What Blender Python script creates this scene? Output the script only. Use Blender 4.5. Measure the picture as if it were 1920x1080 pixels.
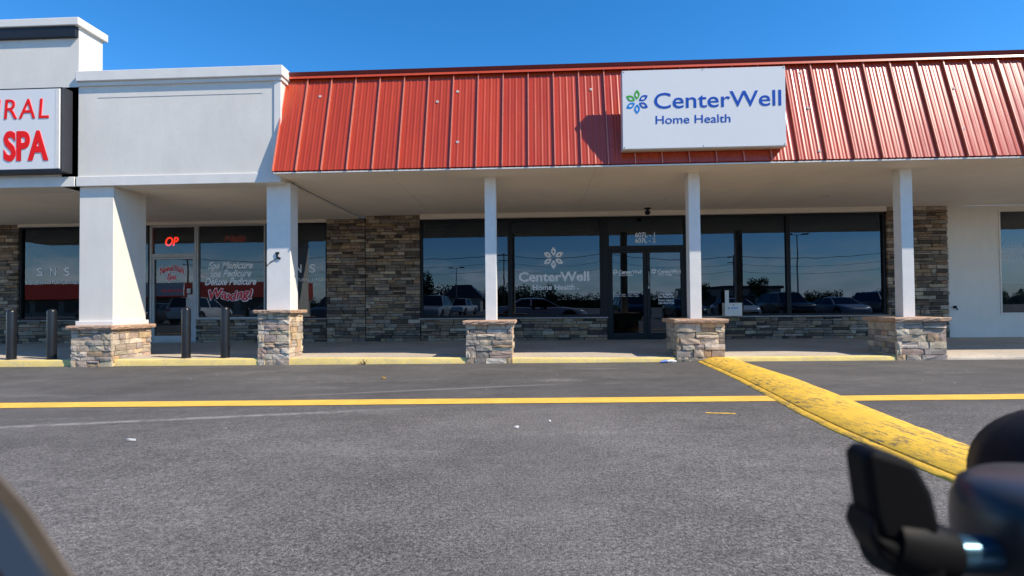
import bpy, bmesh, math, random
from mathutils import Vector, Matrix
R = math.radians
sc = bpy.context.scene
for o in list(bpy.data.objects): bpy.data.objects.remove(o)
COL = sc.collection

# ------------------------------------------------------------------ camera
YAW, PITCH, ROLL, CAMH, FPX, CYPX = 0.0486, 0.0186, 0.0088, 0.9455, 986.28, 555.33
cy_, sy_ = math.cos(YAW), math.sin(YAW); cp_, sp_ = math.cos(PITCH), math.sin(PITCH); cr_, sr_ = math.cos(ROLL), math.sin(ROLL)
r0 = Vector((cy_, sy_, 0)); f0 = Vector((-sy_, cy_, 0)); z0 = Vector((0, 0, 1))
fw = cp_*f0 + sp_*z0; u0 = cp_*z0 - sp_*f0
rt = cr_*r0 - sr_*u0; up = sr_*r0 + cr_*u0
cam = bpy.data.cameras.new('camera'); camo = bpy.data.objects.new('camera', cam); COL.objects.link(camo)
m = Matrix.Identity(4)
for i in range(3):
    m[i][0] = rt[i]; m[i][1] = up[i]; m[i][2] = -fw[i]
m[2][3] = CAMH
camo.matrix_world = m
cam.sensor_fit = 'HORIZONTAL'; cam.sensor_width = 36; cam.lens = FPX/1920*36
cam.shift_y = (CYPX-540)/1920
cam.clip_start = 0.01; cam.clip_end = 3000
cam.dof.use_dof = True; cam.dof.focus_distance = 9.5; cam.dof.aperture_fstop = 10.0
sc.camera = camo

# ------------------------------------------------------------------ sky, sun, exposure
SUN = Vector((0.657, -0.261, 0.707)).normalized()
world = bpy.data.worlds.new('World'); sc.world = world; world.use_nodes = True
wn = world.node_tree; wn.nodes.clear()
def W(t): return wn.nodes.new(t)
sky = W('ShaderNodeTexSky'); sky.sky_type = 'NISHITA'; sky.sun_disc = False
sky.sun_elevation = math.asin(SUN.z); sky.sun_rotation = math.atan2(SUN.x, SUN.y)
sky.altitude = 100; sky.air_density = 1.0; sky.dust_density = 0.0; sky.ozone_density = 6.0
hsv = W('ShaderNodeHueSaturation'); hsv.inputs['Saturation'].default_value = 1.26; hsv.inputs['Value'].default_value = 0.95
wn.links.new(sky.outputs[0], hsv.inputs['Color'])
# low clouds near the horizon all round
geo = W('ShaderNodeNewGeometry'); sep = W('ShaderNodeSeparateXYZ'); tc = W('ShaderNodeTexCoord')
wn.links.new(tc.outputs['Generated'], sep.inputs[0])
mp = W('ShaderNodeMapping'); mp.inputs['Scale'].default_value = (1.0, 1.0, 3.2); wn.links.new(tc.outputs['Generated'], mp.inputs[0])
nz = W('ShaderNodeTexNoise'); nz.inputs['Scale'].default_value = 10; nz.inputs['Detail'].default_value = 7; nz.inputs['Roughness'].default_value = 0.6
wn.links.new(mp.outputs[0], nz.inputs['Vector'])
cr1 = W('ShaderNodeMapRange'); cr1.inputs[1].default_value = 0.44; cr1.inputs[2].default_value = 0.62; wn.links.new(nz.outputs[0], cr1.inputs[0])
cr2 = W('ShaderNodeMapRange'); cr2.inputs[1].default_value = 0.105; cr2.inputs[2].default_value = 0.055; wn.links.new(sep.outputs[2], cr2.inputs[0])
mul = W('ShaderNodeMath'); mul.operation = 'MULTIPLY'; wn.links.new(cr1.outputs[0], mul.inputs[0]); wn.links.new(cr2.outputs[0], mul.inputs[1])
mul2 = W('ShaderNodeMath'); mul2.operation = 'MULTIPLY'; wn.links.new(mul.outputs[0], mul2.inputs[0]); mul2.inputs[1].default_value = 0.85
mixc = W('ShaderNodeMix'); mixc.data_type = 'RGBA'; wn.links.new(mul2.outputs[0], mixc.inputs['Factor']); wn.links.new(hsv.outputs[0], mixc.inputs['A'])
mixc.inputs['B'].default_value = (7.6, 7.8, 8.2, 1)
hz = W('ShaderNodeMapRange'); hz.inputs[1].default_value = 0.06; hz.inputs[2].default_value = 0.0; hz.inputs[4].default_value = 0.7; wn.links.new(sep.outputs[2], hz.inputs[0])
mixh = W('ShaderNodeMix'); mixh.data_type = 'RGBA'; wn.links.new(hz.outputs[0], mixh.inputs['Factor']); wn.links.new(hsv.outputs[0], mixh.inputs['A']); mixh.inputs['B'].default_value = (3.6, 4.6, 6.0, 1)
wn.links.new(mixh.outputs['Result'], mixc.inputs['A'])
bg = W('ShaderNodeBackground'); bg.inputs['Strength'].default_value = 0.12
wn.links.new(mixc.outputs['Result'], bg.inputs['Color'])
wo = W('ShaderNodeOutputWorld'); wn.links.new(bg.outputs[0], wo.inputs['Surface'])
sl = bpy.data.lights.new('sun', 'SUN'); sl.energy = 3.35; sl.angle = R(0.53); sl.color = (1.0, 0.90, 0.76)
slo = bpy.data.objects.new('sun', sl); COL.objects.link(slo); slo.rotation_euler = (-SUN).to_track_quat('-Z', 'Y').to_euler(); slo.location = (20, -8, 30)
sc.view_settings.view_transform = 'Standard'; sc.view_settings.look = 'None'; sc.view_settings.gamma = 1
sc.view_settings.exposure = 0.9; sc.view_settings.use_curve_mapping = False
sc.render.engine = 'CYCLES'
sc.cycles.use_denoising = True; sc.cycles.use_adaptive_sampling = False
try: sc.cycles.denoiser = 'OPENIMAGEDENOISE'
except Exception: pass
sc.cycles.max_bounces = 10; sc.cycles.diffuse_bounces = 7; sc.cycles.glossy_bounces = 4; sc.cycles.transparent_max_bounces = 12
sc.cycles.caustics_reflective = False; sc.cycles.caustics_refractive = False

# ------------------------------------------------------------------ materials
MATS = {}
class NT:
    def __init__(s, name):
        s.m = bpy.data.materials.new(name); s.m.use_nodes = True; s.t = s.m.node_tree; s.t.nodes.clear()
        s.out = s.n('ShaderNodeOutputMaterial'); MATS[name] = s.m
    def n(s, t, **k):
        x = s.t.nodes.new(t)
        for a, b in k.items(): setattr(x, a, b)
        return x
    def l(s, a, b): s.t.links.new(a, b)
    def pos(s): return s.n('ShaderNodeNewGeometry').outputs['Position']
    def noise(s, scale, detail=3, rough=.55, vec=None, sc3=None):
        v = vec or s.pos()
        if sc3:
            q = s.n('ShaderNodeMapping'); q.inputs['Scale'].default_value = sc3; s.l(v, q.inputs[0]); v = q.outputs[0]
        x = s.n('ShaderNodeTexNoise'); x.inputs['Scale'].default_value = scale; x.inputs['Detail'].default_value = detail; x.inputs['Roughness'].default_value = rough
        s.l(v, x.inputs['Vector']); return x.outputs[0]
    def rng(s, v, a, b, c, d):
        x = s.n('ShaderNodeMapRange'); s.l(v, x.inputs[0])
        for i, q in enumerate((a, b, c, d)): x.inputs[i+1].default_value = q
        return x.outputs[0]
    def math(s, op, a, b=None, c=None):
        x = s.n('ShaderNodeMath'); x.operation = op
        for i, q in enumerate((a, b, c)):
            if q is None: continue
            if isinstance(q, (int, float)): x.inputs[i].default_value = q
            else: s.l(q, x.inputs[i])
        return x.outputs[0]
    def mix(s, fac, a, b, mode='MIX'):
        x = s.n('ShaderNodeMix'); x.data_type = 'RGBA'; x.blend_type = mode
        for k, q in (('Factor', fac), ('A', a), ('B', b)):
            i = x.inputs[k] if k != 'Factor' else x.inputs[0]
            if k != 'Factor': i = [y for y in x.inputs if y.name == k and y.type == 'RGBA'][0]
            if isinstance(q, (int, float)): i.default_value = q
            elif isinstance(q, tuple): i.default_value = (*q[:3], 1)
            else: s.l(q, i)
        return [y for y in x.outputs if y.type == 'RGBA'][0]
    def grey(s, v):
        x = s.n('ShaderNodeCombineColor'); 
        for i in range(3): s.l(v, x.inputs[i])
        return x.outputs[0]
    def bsdf(s, col, rough=.6, spec=.4, metal=0., bump=None, bs=.2, bd=.01, coat=0.):
        b = s.n('ShaderNodeBsdfPrincipled')
        for k, q in (('Base Color', col), ('Roughness', rough), ('Specular IOR Level', spec), ('Metallic', metal), ('Coat Weight', coat)):
            if isinstance(q, tuple): b.inputs[k].default_value = (*q[:3], 1)
            elif isinstance(q, (int, float)): b.inputs[k].default_value = q
            else: s.l(q, b.inputs[k])
        if bump is not None:
            bn = s.n('ShaderNodeBump'); bn.inputs['Strength'].default_value = bs; bn.inputs['Distance'].default_value = bd
            s.l(bump, bn.inputs['Height']); s.l(bn.outputs[0], b.inputs['Normal'])
        s.l(b.outputs[0], s.out.inputs[0]); return b

def plain(name, col, rough=.6, spec=.4, metal=0., var=.12, vs=6., bump=0., bscale=60., coat=0.):
    t = NT(name)
    c = col
    if var:
        f = t.rng(t.noise(vs, 5), .25, .75, 1-var, 1+var)
        c = t.mix(1., col, t.grey(f), 'MULTIPLY')
    h = t.noise(bscale, 4) if bump else None
    t.bsdf(c, rough, spec, metal, h, bump, .01, coat); return t.m

t = NT('stucco')
f = t.math('MULTIPLY', t.rng(t.noise(3.2, 5, .6, sc3=(2.2, 2.2, .5)), .35, .75, 1.015, .965), t.rng(t.noise(1.1, 5, .6), .3, .7, .96, 1.04))
f = t.math('MULTIPLY', f, t.rng(t.noise(9, 5, .7), .62, .72, 1., .95))
t.bsdf(t.mix(1., (.77, .73, .65), t.grey(f), 'MULTIPLY'), .8, .2, 0., t.math('ADD', t.noise(90, 4), t.math('MULTIPLY', t.noise(5, 4), .8)), .25, .01)
plain('white_trim', (.77, .74, .68), .65, .3, var=.06, vs=4)
plain('post_white', (.78, .755, .70), .5, .3, var=.06, vs=5)
plain('soffit', (.87, .79, .675), .8, .2, var=.07, vs=.8)
plain('header', (.82, .75, .63), .7, .2, var=.06, vs=1.5)
plain('black_band', (.015, .017, .022), .5, .4, var=.1)
plain('bronze', (.012, .013, .016), .5, .25, var=.1)
plain('silver', (.46, .46, .45), .45, .5, .0, var=.1)
plain('black_paint', (.012, .013, .016), .32, .5, var=.2, vs=12)
plain('mortar', (.035, .030, .027), .95, .1, var=.3, vs=14)
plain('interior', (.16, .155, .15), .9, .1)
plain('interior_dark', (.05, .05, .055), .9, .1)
plain('sign_face', (.76, .76, .75), .42, .3, var=.015, vs=.8)
plain('sign_cab', (.60, .58, .53), .5, .4, var=.05)
plain('sign_frame', (.035, .038, .045), .5, .4, var=.1)
plain('vinyl', (.93, .94, .95), .6, .2, var=.0)
plain('vinyl_white', (.70, .71, .72), .6, .2, var=.0)
plain('vinyl_red', (.75, .06, .07), .6, .2, var=.0)
plain('sign_red', (.92, .018, .018), .6, .12, var=.0)
plain('blue_dark', (.008, .085, .44), .6, .12, var=0.)
plain('blue_light', (.005, .24, .68), .6, .12, var=0.)
plain('green', (.06, .42, .04), .6, .12, var=0.)
plain('sill', (.34, .325, .31), .7, .3, var=.15, vs=10)
plain('tyre', (.015, .015, .015), .85, .2)
plain('rim', (.30, .30, .31), .3, .5, .8)
plain('rubber', (.005, .0052, .006), .55, .14, var=.15, vs=40)
plain('barrel', (.028, .028, .031), .34, .5, var=.1, vs=60)
plain('rim_beige', (.10, .082, .065), .5, .4, var=.15, vs=60)
plain('gloss_dark', (.02, .026, .035), .22, .6, var=.1)
plain('knob_steel', (.06, .14, .20), .25, .5, .6)
plain('lamp_white', (.68, .66, .60), .5, .3)
plain('far_wall', (.42, .39, .34), .8, .2, vs=.2)
plain('far_roof', (.40, .05, .028), .6, .3, vs=.3)
plain('far_dark', (.03, .03, .035), .3, .5)
plain('wood_pole', (.10, .075, .055), .9, .1, var=.3)
plain('steel_pole', (.24, .24, .24), .5, .4, .3)
plain('cable', (.02, .02, .02), .6, .3)
plain('bark', (.075, .055, .04), .95, .1, var=.3)
plain('weed', (.16, .11, .04), .8, .2, var=.3, vs=30)
plain('paper', (.72, .71, .68), .7, .2, var=.1, vs=40)
plain('wrap_blue', (.02, .12, .45), .4, .4)
plain('leaf_tan', (.42, .22, .05), .7, .2, vs=40)
plain('poster', (.42, .55, .60), .6, .2, var=.05)
plain('poster_ink', (.16, .25, .36), .6, .2, var=.1)
plain('poster_low', (.10, .13, .12), .6, .2, var=.5, vs=4)
plain('blind', (.30, .30, .31), .6, .3, var=.05)
for nm, c in (('car_navy', (.06, .068, .085)), ('car_grey', (.46, .47, .50)), ('car_silver', (.36, .37, .38)), ('car_white', (.70, .70, .69)), ('car_black', (.012, .012, .014)), ('car_red', (.30, .02, .02))):
    plain(nm, c, .28, .5, var=0., coat=.6)
plain('head_lamp', (.75, .76, .78), .15, .6, var=0.)
plain('tail_lamp', (.42, .02, .02), .25, .5, var=0.)

t = NT('car_glass'); t.bsdf((.012, .015, .018), .05, .6)

# stone: colour comes with each stone, grain from noise
t = NT('stone')
oi = t.n('ShaderNodeObjectInfo')
n1 = t.noise(9, 6, .65); n2 = t.noise(38, 5, .6); n3 = t.noise(16, 4, .6, sc3=(1, 1, 4))
f = t.math('MULTIPLY', t.rng(n1, .25, .75, .62, 1.34), t.rng(n2, .3, .7, .82, 1.18))
c = t.mix(1., oi.outputs['Color'], t.grey(f), 'MULTIPLY')
c = t.mix(t.rng(n3, .56, .74, 0, .5), c, (.30, .19, .09))
hh = t.math('ADD', t.math('MULTIPLY', n1, .6), t.math('MULTIPLY', n2, .4))
t.bsdf(c, .88, .2, 0., hh, .7, .02)

t = NT('cap_stone')
n1 = t.noise(14, 6, .65); n2 = t.noise(70, 4)
c = t.mix(t.rng(n1, .35, .7, 0, 1), (.46, .27, .17), (.58, .42, .30))
t.bsdf(c, .85, .2, 0., t.math('ADD', n1, t.math('MULTIPLY', n2, .5)), .8, .02)

# red painted ribbed sheet
t = NT('red_metal')
n1 = t.noise(2.2, 5, .6, sc3=(3, 1, .35)); n2 = t.noise(30, 3)
c = t.mix(t.rng(n1, .3, .75, 0, 1), (.45, .041, .006), (.55, .058, .010))
rg = t.rng(t.noise(1.5, 4, .6, sc3=(2, 1, .6)), .3, .7, .27, .36)
oi = t.n('ShaderNodeObjectInfo'); c = t.mix(1., c, t.grey(t.rng(oi.outputs['Random'], 0, 1, .90, 1.08)), 'MULTIPLY')
c = t.mix(t.rng(t.noise(5, 5, .7, sc3=(5, 1, .5)), .62, .8, 0, .25), c, (.62, .30, .22))
t.bsdf(c, rg, .75, 0., n2, .03, .005)
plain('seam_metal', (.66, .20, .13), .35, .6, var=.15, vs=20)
plain('red_dark', (.20, .018, .018), .4, .6, var=.1)
plain('red_lip', (.52, .065, .022), .38, .6, var=.1)
plain('scar', (.55, .50, .46), .6, .3, var=.3, vs=60)

# concrete
t = NT('concrete')
n1 = t.noise(.8, 5, .6); n2 = t.noise(14, 6, .65); n3 = t.noise(220, 2)
f = t.math('MULTIPLY', t.rng(n1, .3, .7, .84, 1.12), t.rng(n2, .3, .7, .86, 1.12))
c = t.mix(1., (.50, .43, .34), t.grey(f), 'MULTIPLY')
t.bsdf(c, .9, .2, 0., t.math('ADD', n2, n3), .25, .006)

def yellow(name, base, under, lo, hi, sc3, wscale, amt=1., bump=.2):
    t = NT(name)
    n1 = t.noise(wscale, 8, .75, sc3=sc3); n2 = t.noise(1.3, 4); n3 = t.noise(150, 3); n4 = t.noise(3.5, 6, .6); n5 = t.noise(34, 6, .75, sc3=sc3)
    w = t.math('MULTIPLY', t.rng(n1, lo, hi, 0, 1), t.rng(n2, .36, .58, .15, 1))
    w2 = t.math('MULTIPLY', t.rng(n5, .55, .64, 0, .9), t.rng(n2, .34, .6, .25, 1))
    w = t.math('MULTIPLY', t.math('MAXIMUM', w, w2), amt)
    f = t.math('MULTIPLY', t.rng(n4, .3, .7, .86, 1.1), t.rng(n3, .3, .7, .9, 1.1))
    c = t.mix(1., base, t.grey(f), 'MULTIPLY')
    c = t.mix(w, c, under)
    t.bsdf(c, .75, .25, 0., t.math('ADD', t.math('MULTIPLY', w, -.6), n3), bump, .004)
    return t
yellow('yellow_line', (.86, .52, .085), (.22, .18, .13), .60, .70, (.6, 3, 1), 9, .8)
yellow('yellow_kerb', (.80, .60, .20), (.50, .43, .30), .50, .62, (1, 1, 2.2), 12, .8)
yellow('yellow_berm', (.88, .53, .06), (.16, .13, .09), .49, .60, (2.2, .5, 1), 13, .95)

# asphalt
t = NT('asphalt')
P = t.pos(); sx = t.n('ShaderNodeSeparateXYZ'); t.l(P, sx.inputs[0]); px_, py_ = sx.outputs[0], sx.outputs[1]
g1 = t.noise(165, 3, .75); g2 = t.noise(58, 4, .8); l1 = t.noise(.35, 5, .6); l2 = t.noise(1.6, 6, .65, sc3=(.6, 1, 1)); l3 = t.noise(8, 5, .65)
vor = t.n('ShaderNodeTexVoronoi'); vor.inputs['Scale'].default_value = 110; t.l(P, vor.inputs['Vector'])
sealed = t.math('MAXIMUM', t.rng(t.math('ADD', py_, t.math('MULTIPLY', l2, .8)), 4.9, 5.9, 0, 1), t.rng(t.math('ADD', py_, t.math('MULTIPLY', px_, -.45)), 4.9, 6.8, 0, .8))           # the drive strip along the kerb is sealed and smoother
f = t.math('MULTIPLY', t.rng(l1, .3, .7, .76, 1.22), t.rng(l2, .3, .7, .80, 1.18))
f = t.math('MULTIPLY', f, t.rng(l3, .3, .7, .88, 1.12)); f = t.math('MULTIPLY', f, t.rng(t.noise(42, 4, .7), .3, .7, .84, 1.18))
grain = t.math('MULTIPLY', t.rng(g1, .32, .68, .15, 2.1), t.rng(g2, .33, .67, .35, 1.7))
chips = t.rng(vor.outputs['Distance'], .0, .22, 1.9, 1.0)
grain = t.math('MULTIPLY', grain, chips)
gm = t.n('ShaderNodeMix'); t.l(sealed, gm.inputs[0]); t.l(grain, gm.inputs[2]); gm.inputs[3].default_value = .84
f = t.math('MULTIPLY', f, gm.outputs[0])
# worn pale seam and scuffs
line = t.math('ABSOLUTE', t.math('SUBTRACT', t.math('SUBTRACT', py_, 5.17), t.math('MULTIPLY', px_, .2313)))
seam = t.math('MULTIPLY', t.rng(line, .0, .07, 1.0, 0), t.rng(t.noise(7, 5, .75), .40, .55, .15, 1))
seam = t.math('MULTIPLY', seam, t.rng(px_, -2.2, -.6, 1, 0))
sweep = t.math('ABSOLUTE', t.math('SUBTRACT', t.math('SUBTRACT', py_, 6.31), t.math('MULTIPLY', px_, .257)))
sw = t.math('MULTIPLY', t.rng(sweep, .0, .07, .5, 0), t.rng(px_, -3.4, -1.5, 0, 1)); sw = t.math('MULTIPLY', sw, t.rng(px_, -.3, .6, 1, 0))
rx = t.math('MULTIPLY', t.math('SUBTRACT', px_, .28), 2.6); ry = t.math('SUBTRACT', py_, 6.7)
rad = t.math('SQRT', t.math('ADD', t.math('MULTIPLY', rx, rx), t.math('MULTIPLY', t.math('MULTIPLY', ry, 5.), t.math('MULTIPLY', ry, 5.))))
sp = t.math('MULTIPLY', t.rng(rad, .35, .95, .7, 0), t.rng(t.noise(22, 5, .7), .45, .6, 0, 1))
scuff = t.math('MULTIPLY', t.rng(t.noise(.9, 5, .75, sc3=(.5, 2.2, 1)), .56, .70, 0, .5), t.rng(t.noise(26, 4, .7), .4, .62, .1, 1))
pale = t.math('MAXIMUM', t.math('MAXIMUM', seam, sw), t.math('MAXIMUM', sp, scuff))
oil = t.math('MAXIMUM', t.rng(t.noise(1.1, 5, .7), .62, .76, 0, .4), t.rng(t.noise(6.5, 3, .5), .70, .76, 0, .5))
c = t.mix(1., (.122, .1135, .1055), t.grey(f), 'MULTIPLY')
c = t.mix(pale, c, (.30, .285, .265))
c = t.mix(oil, c, (.06, .057, .055))
hb = t.math('ADD', t.math('MULTIPLY', g1, .5), t.math('MULTIPLY', g2, .6))
bt = t.n('ShaderNodeMix'); t.l(sealed, bt.inputs[0]); t.l(hb, bt.inputs[2]); t.l(t.math('MULTIPLY', hb, .35), bt.inputs[3])
t.bsdf(c, .86, .3, 0., bt.outputs[0], .75, .008)

# glass: dark tinted and clear shopfront
def glass(name, tint, ior, gloss=(.95, .97, 1.)):
    t = NT(name)
    fr = t.n('ShaderNodeFresnel'); fr.inputs['IOR'].default_value = ior
    wob = t.noise(1.1, 2); bn = t.n('ShaderNodeBump'); bn.inputs['Strength'].default_value = .012; bn.inputs['Distance'].default_value = .05; t.l(wob, bn.inputs['Height'])
    a = t.n('ShaderNodeBsdfTransparent'); a.inputs[0].default_value = (*tint, 1)
    b = t.n('ShaderNodeBsdfGlossy'); b.inputs['Color'].default_value = (*gloss, 1); b.inputs['Roughness'].default_value = 0.0; t.l(bn.outputs[0], b.inputs['Normal'])
    mx = t.n('ShaderNodeMixShader'); t.l(fr.outputs[0], mx.inputs[0]); t.l(a.outputs[0], mx.inputs[1]); t.l(b.outputs[0], mx.inputs[2]); t.l(mx.outputs[0], t.out.inputs[0])
glass('glass_tint', (.07, .08, .10), 1.85, (.60, .78, 1.))
glass('glass_clear', (.5, .52, .52), 1.85, (.76, .87, 1.))
def emit(name, col, s):
    t = NT(name); e = t.n('ShaderNodeEmission'); e.inputs[0].default_value = (*col, 1); e.inputs[1].default_value = s; t.l(e.outputs[0], t.out.inputs[0])
emit('neon_red', (1, .035, .012), 1.3); emit('neon_dim', (1, .10, .03), .28)
t = NT('foliage'); oi = t.n('ShaderNodeObjectInfo'); n1 = t.noise(.5, 4); n2 = t.noise(4, 3)
c = t.mix(t.rng(n1, .3, .7, 0, 1), (.035, .055, .020), (.075, .095, .035)); c = t.mix(1., c, t.grey(t.rng(n2, .3, .7, .6, 1.3)), 'MULTIPLY'); t.bsdf(c, .85, .2)

# ------------------------------------------------------------------ helpers
def link(name, me, mat, parent=None, loc=None, rot=None, scale=None):
    o = bpy.data.objects.new(name, me); COL.objects.link(o)
    if mat and me is not None and not me.materials: me.materials.append(MATS[mat])
    if loc: o.location = loc
    if rot: o.rotation_euler = rot
    if scale: o.scale = scale
    if parent is not None:
        o.parent = parent
        if parent.get('_w'): o.matrix_parent_inverse = Matrix.Translation(-parent.location)
    return o
def bevel(o, w=.008, seg=2):
    b = o.modifiers.new('bevel', 'BEVEL'); b.width = w; b.segments = seg; b.limit_method = 'ANGLE'; b.angle_limit = R(35); return o
def root(name, label, cat, loc=(0, 0, 0), group=None, world=True, rz=0):
    o = bpy.data.objects.new(name, None); COL.objects.link(o); o.location = loc; o.rotation_euler = (0, 0, rz); o.empty_display_size = .2
    o['label'] = label; o['category'] = cat
    if group: o['group'] = group
    if world: o['_w'] = 1
    return o
def tag(o, label, cat, group=None):
    o['label'] = label; o['category'] = cat
    if group: o['group'] = group
    return o
class MB:
    def __init__(s): s.v = []; s.f = []; s.sm = []
    def box(s, x0, x1, y0, y1, z0, z1):
        b = len(s.v); s.v += [(x0, y0, z0), (x1, y0, z0), (x1, y1, z0), (x0, y1, z0), (x0, y0, z1), (x1, y0, z1), (x1, y1, z1), (x0, y1, z1)]
        s.f += [tuple(b+i for i in q) for q in ((0, 3, 2, 1), (4, 5, 6, 7), (0, 1, 5, 4), (1, 2, 6, 5), (2, 3, 7, 6), (3, 0, 4, 7))]; return s
    def prism(s, pts, axis, a0, a1):
        # pts: polygon in the other two axes, in order
        b = len(s.v); n = len(pts)
        for a in (a0, a1):
            for p, q in pts: s.v.append({'x': (a, p, q), 'y': (p, a, q), 'z': (p, q, a)}[axis])
        s.f.append(tuple(range(b, b+n))); s.f.append(tuple(range(b+2*n-1, b+n-1, -1)))
        for i in range(n): s.f.append((b+i, b+(i+1) % n, b+n+(i+1) % n, b+n+i))
        return s
    def ring(s, x0, x1, z0, z1, t, y0, y1, tb=None):
        # rectangular frame, one closed shape
        tb = t if tb is None else tb; b = len(s.v)
        for y in (y0, y1):
            s.v += [(x0, y, z0), (x1, y, z0), (x1, y, z1), (x0, y, z1), (x0+t, y, z0+tb), (x1-t, y, z0+tb), (x1-t, y, z1-t), (x0+t, y, z1-t)]
        for i in range(4):
            j = (i+1) % 4
            s.f += [(b+i, b+j, b+4+j, b+4+i), (b+8+i, b+12+i, b+12+j, b+8+j), (b+i, b+8+i, b+8+j, b+j), (b+4+i, b+4+j, b+12+j, b+12+i)]
        return s
    def tube(s, pts, rad, n=8, cap=True):
        pts = [Vector(p) for p in pts]; b = len(s.v); rr = rad if isinstance(rad, (list, tuple)) else [rad]*len(pts)
        for i, p in enumerate(pts):
            d = (pts[min(i+1, len(pts)-1)]-pts[max(i-1, 0)]).normalized()
            a = d.cross(Vector((0, 0, 1)) if abs(d.z) < .9 else Vector((1, 0, 0))).normalized(); c = d.cross(a)
            for k in range(n):
                w = 2*math.pi*k/n; s.v.append(tuple(p+rr[i]*(math.cos(w)*a+math.sin(w)*c)))
        for i in range(len(pts)-1):
            for k in range(n):
                j = (k+1) % n; s.f.append((b+i*n+k, b+i*n+j, b+(i+1)*n+j, b+(i+1)*n+k))
        if cap: s.f.append(tuple(b+k for k in range(n-1, -1, -1))); s.f.append(tuple(b+(len(pts)-1)*n+k for k in range(n)))
        return s
    def lathe(s, prof, n=24, c=(0, 0)):
        b = len(s.v)
        for r_, z in prof:
            for k in range(n): w = 2*math.pi*k/n; s.v.append((c[0]+r_*math.cos(w), c[1]+r_*math.sin(w), z))
        for i in range(len(prof)-1):
            for k in range(n): j = (k+1) % n; s.f.append((b+i*n+k, b+i*n+j, b+(i+1)*n+j, b+(i+1)*n+k))
        s.f.append(tuple(b+k for k in range(n-1, -1, -1))); s.f.append(tuple(b+(len(prof)-1)*n+k for k in range(n))); return s
    def quad(s, a, b_, c, d): b = len(s.v); s.v += [tuple(a), tuple(b_), tuple(c), tuple(d)]; s.f.append((b, b+1, b+2, b+3)); return s
    def loft(s, secs, close=True, caps=True):
        b = len(s.v); n = len(secs[0])
        for q in secs: s.v += [tuple(p) for p in q]
        for i in range(len(secs)-1):
            for k in range(n if close else n-1):
                j = (k+1) % n; s.f.append((b+i*n+k, b+i*n+j, b+(i+1)*n+j, b+(i+1)*n+k))
        if caps: s.f.append(tuple(b+k for k in range(n-1, -1, -1))); s.f.append(tuple(b+(len(secs)-1)*n+k for k in range(n)))
        return s
    def mesh(s, name, smooth=False, fix=True):
        me = bpy.data.meshes.new(name); me.from_pydata(s.v, [], s.f); me.validate()
        if fix:
            bm = bmesh.new(); bm.from_mesh(me); bmesh.ops.recalc_face_normals(bm, faces=bm.faces); bm.to_mesh(me); bm.free()
        if smooth:
            for p in me.polygons: p.use_smooth = True
            try: me.set_sharp_from_angle(angle=R(40))
            except Exception: pass
        return me
    def build(s, name, mat, parent=None, smooth=False, loc=None, rot=None, bev=0):
        o = link(name, s.mesh(name, smooth), mat, parent, loc, rot)
        if bev: bevel(o, bev)
        return o
def box(name, mat, parent, x0, x1, y0, y1, z0, z1, bev=0): return MB().box(x0, x1, y0, y1, z0, z1).build(name, mat, parent, bev=bev)
def struct(o): o['kind'] = 'structure'; return o

G = .004
def gz(x): return G*max(-14., min(14., x))

# lettering -----------------------------------------------------------------
def raw_text(body, shear=0., offset=0., space=1., extrude=.01, outline=0.):
    cu = bpy.data.curves.new('lettering', 'FONT'); cu.body = body; cu.size = 1; cu.shear = shear; cu.offset = offset; cu.space_character = space
    cu.resolution_u = 4; cu.extrude = extrude
    if outline: cu.fill_mode = 'NONE'; cu.extrude = 0; cu.bevel_depth = outline; cu.bevel_resolution = 0
    o = bpy.data.objects.new('lettering', cu); COL.objects.link(o)
    bpy.context.view_layer.update()
    me = bpy.data.meshes.new_from_object(o.evaluated_get(bpy.context.evaluated_depsgraph_get()))
    bpy.data.objects.remove(o); bpy.data.curves.remove(cu); return me
_h = raw_text('H', extrude=.01); CAPH = max(v.co.y for v in _h.vertices); bpy.data.meshes.remove(_h)
def lettering(body, mat, parent, x0, x1, zb, cap, y, thick=.003, shear=0., offset=0., space=1., outline=0., warp=None, name='lettering'):
    me = raw_text(body, shear, offset, space, .01, outline)
    xs = [v.co.x for v in me.vertices]; a, b = min(xs), max(xs); k = (x1-x0)/(b-a); kz = cap/CAPH
    for v in me.vertices:
        X = x0+(v.co.x-a)*k; Z = zb+v.co.y*kz
        Y = y-thick*(v.co.z/.01+1)/2 if not outline else y-v.co.z*kz
        if warp: X, Z = warp(X, Z)
        v.co = (X, Y, Z)
    me.materials.clear()
    return link(name, me, mat, parent)
def petal(cx, cz, ang, r0_, r1_, half, w, y, thick):
    # pointed oval outline
    mb = MB(); n = 9; out = []; inn = []
    def lens(s, e, h):
        top = []; bot = []
        for i in range(n+1):
            q = i/n; u = s+(e-s)*q; top.append((u, h*math.sin(math.pi*q)**.85)); 
        for i in range(n-1, 0, -1):
            q = i/n; bot.append((s+(e-s)*q, -h*math.sin(math.pi*q)**.85))
        return top+bot
    A = lens(r0_, r1_, half); B = lens(r0_+w*1.6, r1_-w*1.9, half-w)
    ca, sa = math.cos(ang), math.sin(ang)
    def T(p, yy): return (cx+p[0]*ca-p[1]*sa, yy, cz+p[0]*sa+p[1]*ca)
    N = len(A); b = 0
    for yy in (y, y-thick):
        mb.v += [T(p, yy) for p in A]+[T(p, yy) for p in B]
    for i in range(N):
        j = (i+1) % N
        mb.f += [(i, j, N+j, N+i), (2*N+i, 3*N+i, 3*N+j, 2*N+j), (i, 2*N+i, 2*N+j, j), (N+i, N+j, 3*N+j, 3*N+i)]
    return mb
def flower(parent, cx, cz, rad, y, mats, thick=.004, w=None):
    w = w or rad*.11
    for k, a in enumerate((90, 150, 210, 270, 330, 30)):
        petal(cx, cz, R(a), rad*.20, rad, rad*.225, w, y, thick).build('petal', mats[k], parent)

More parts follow.
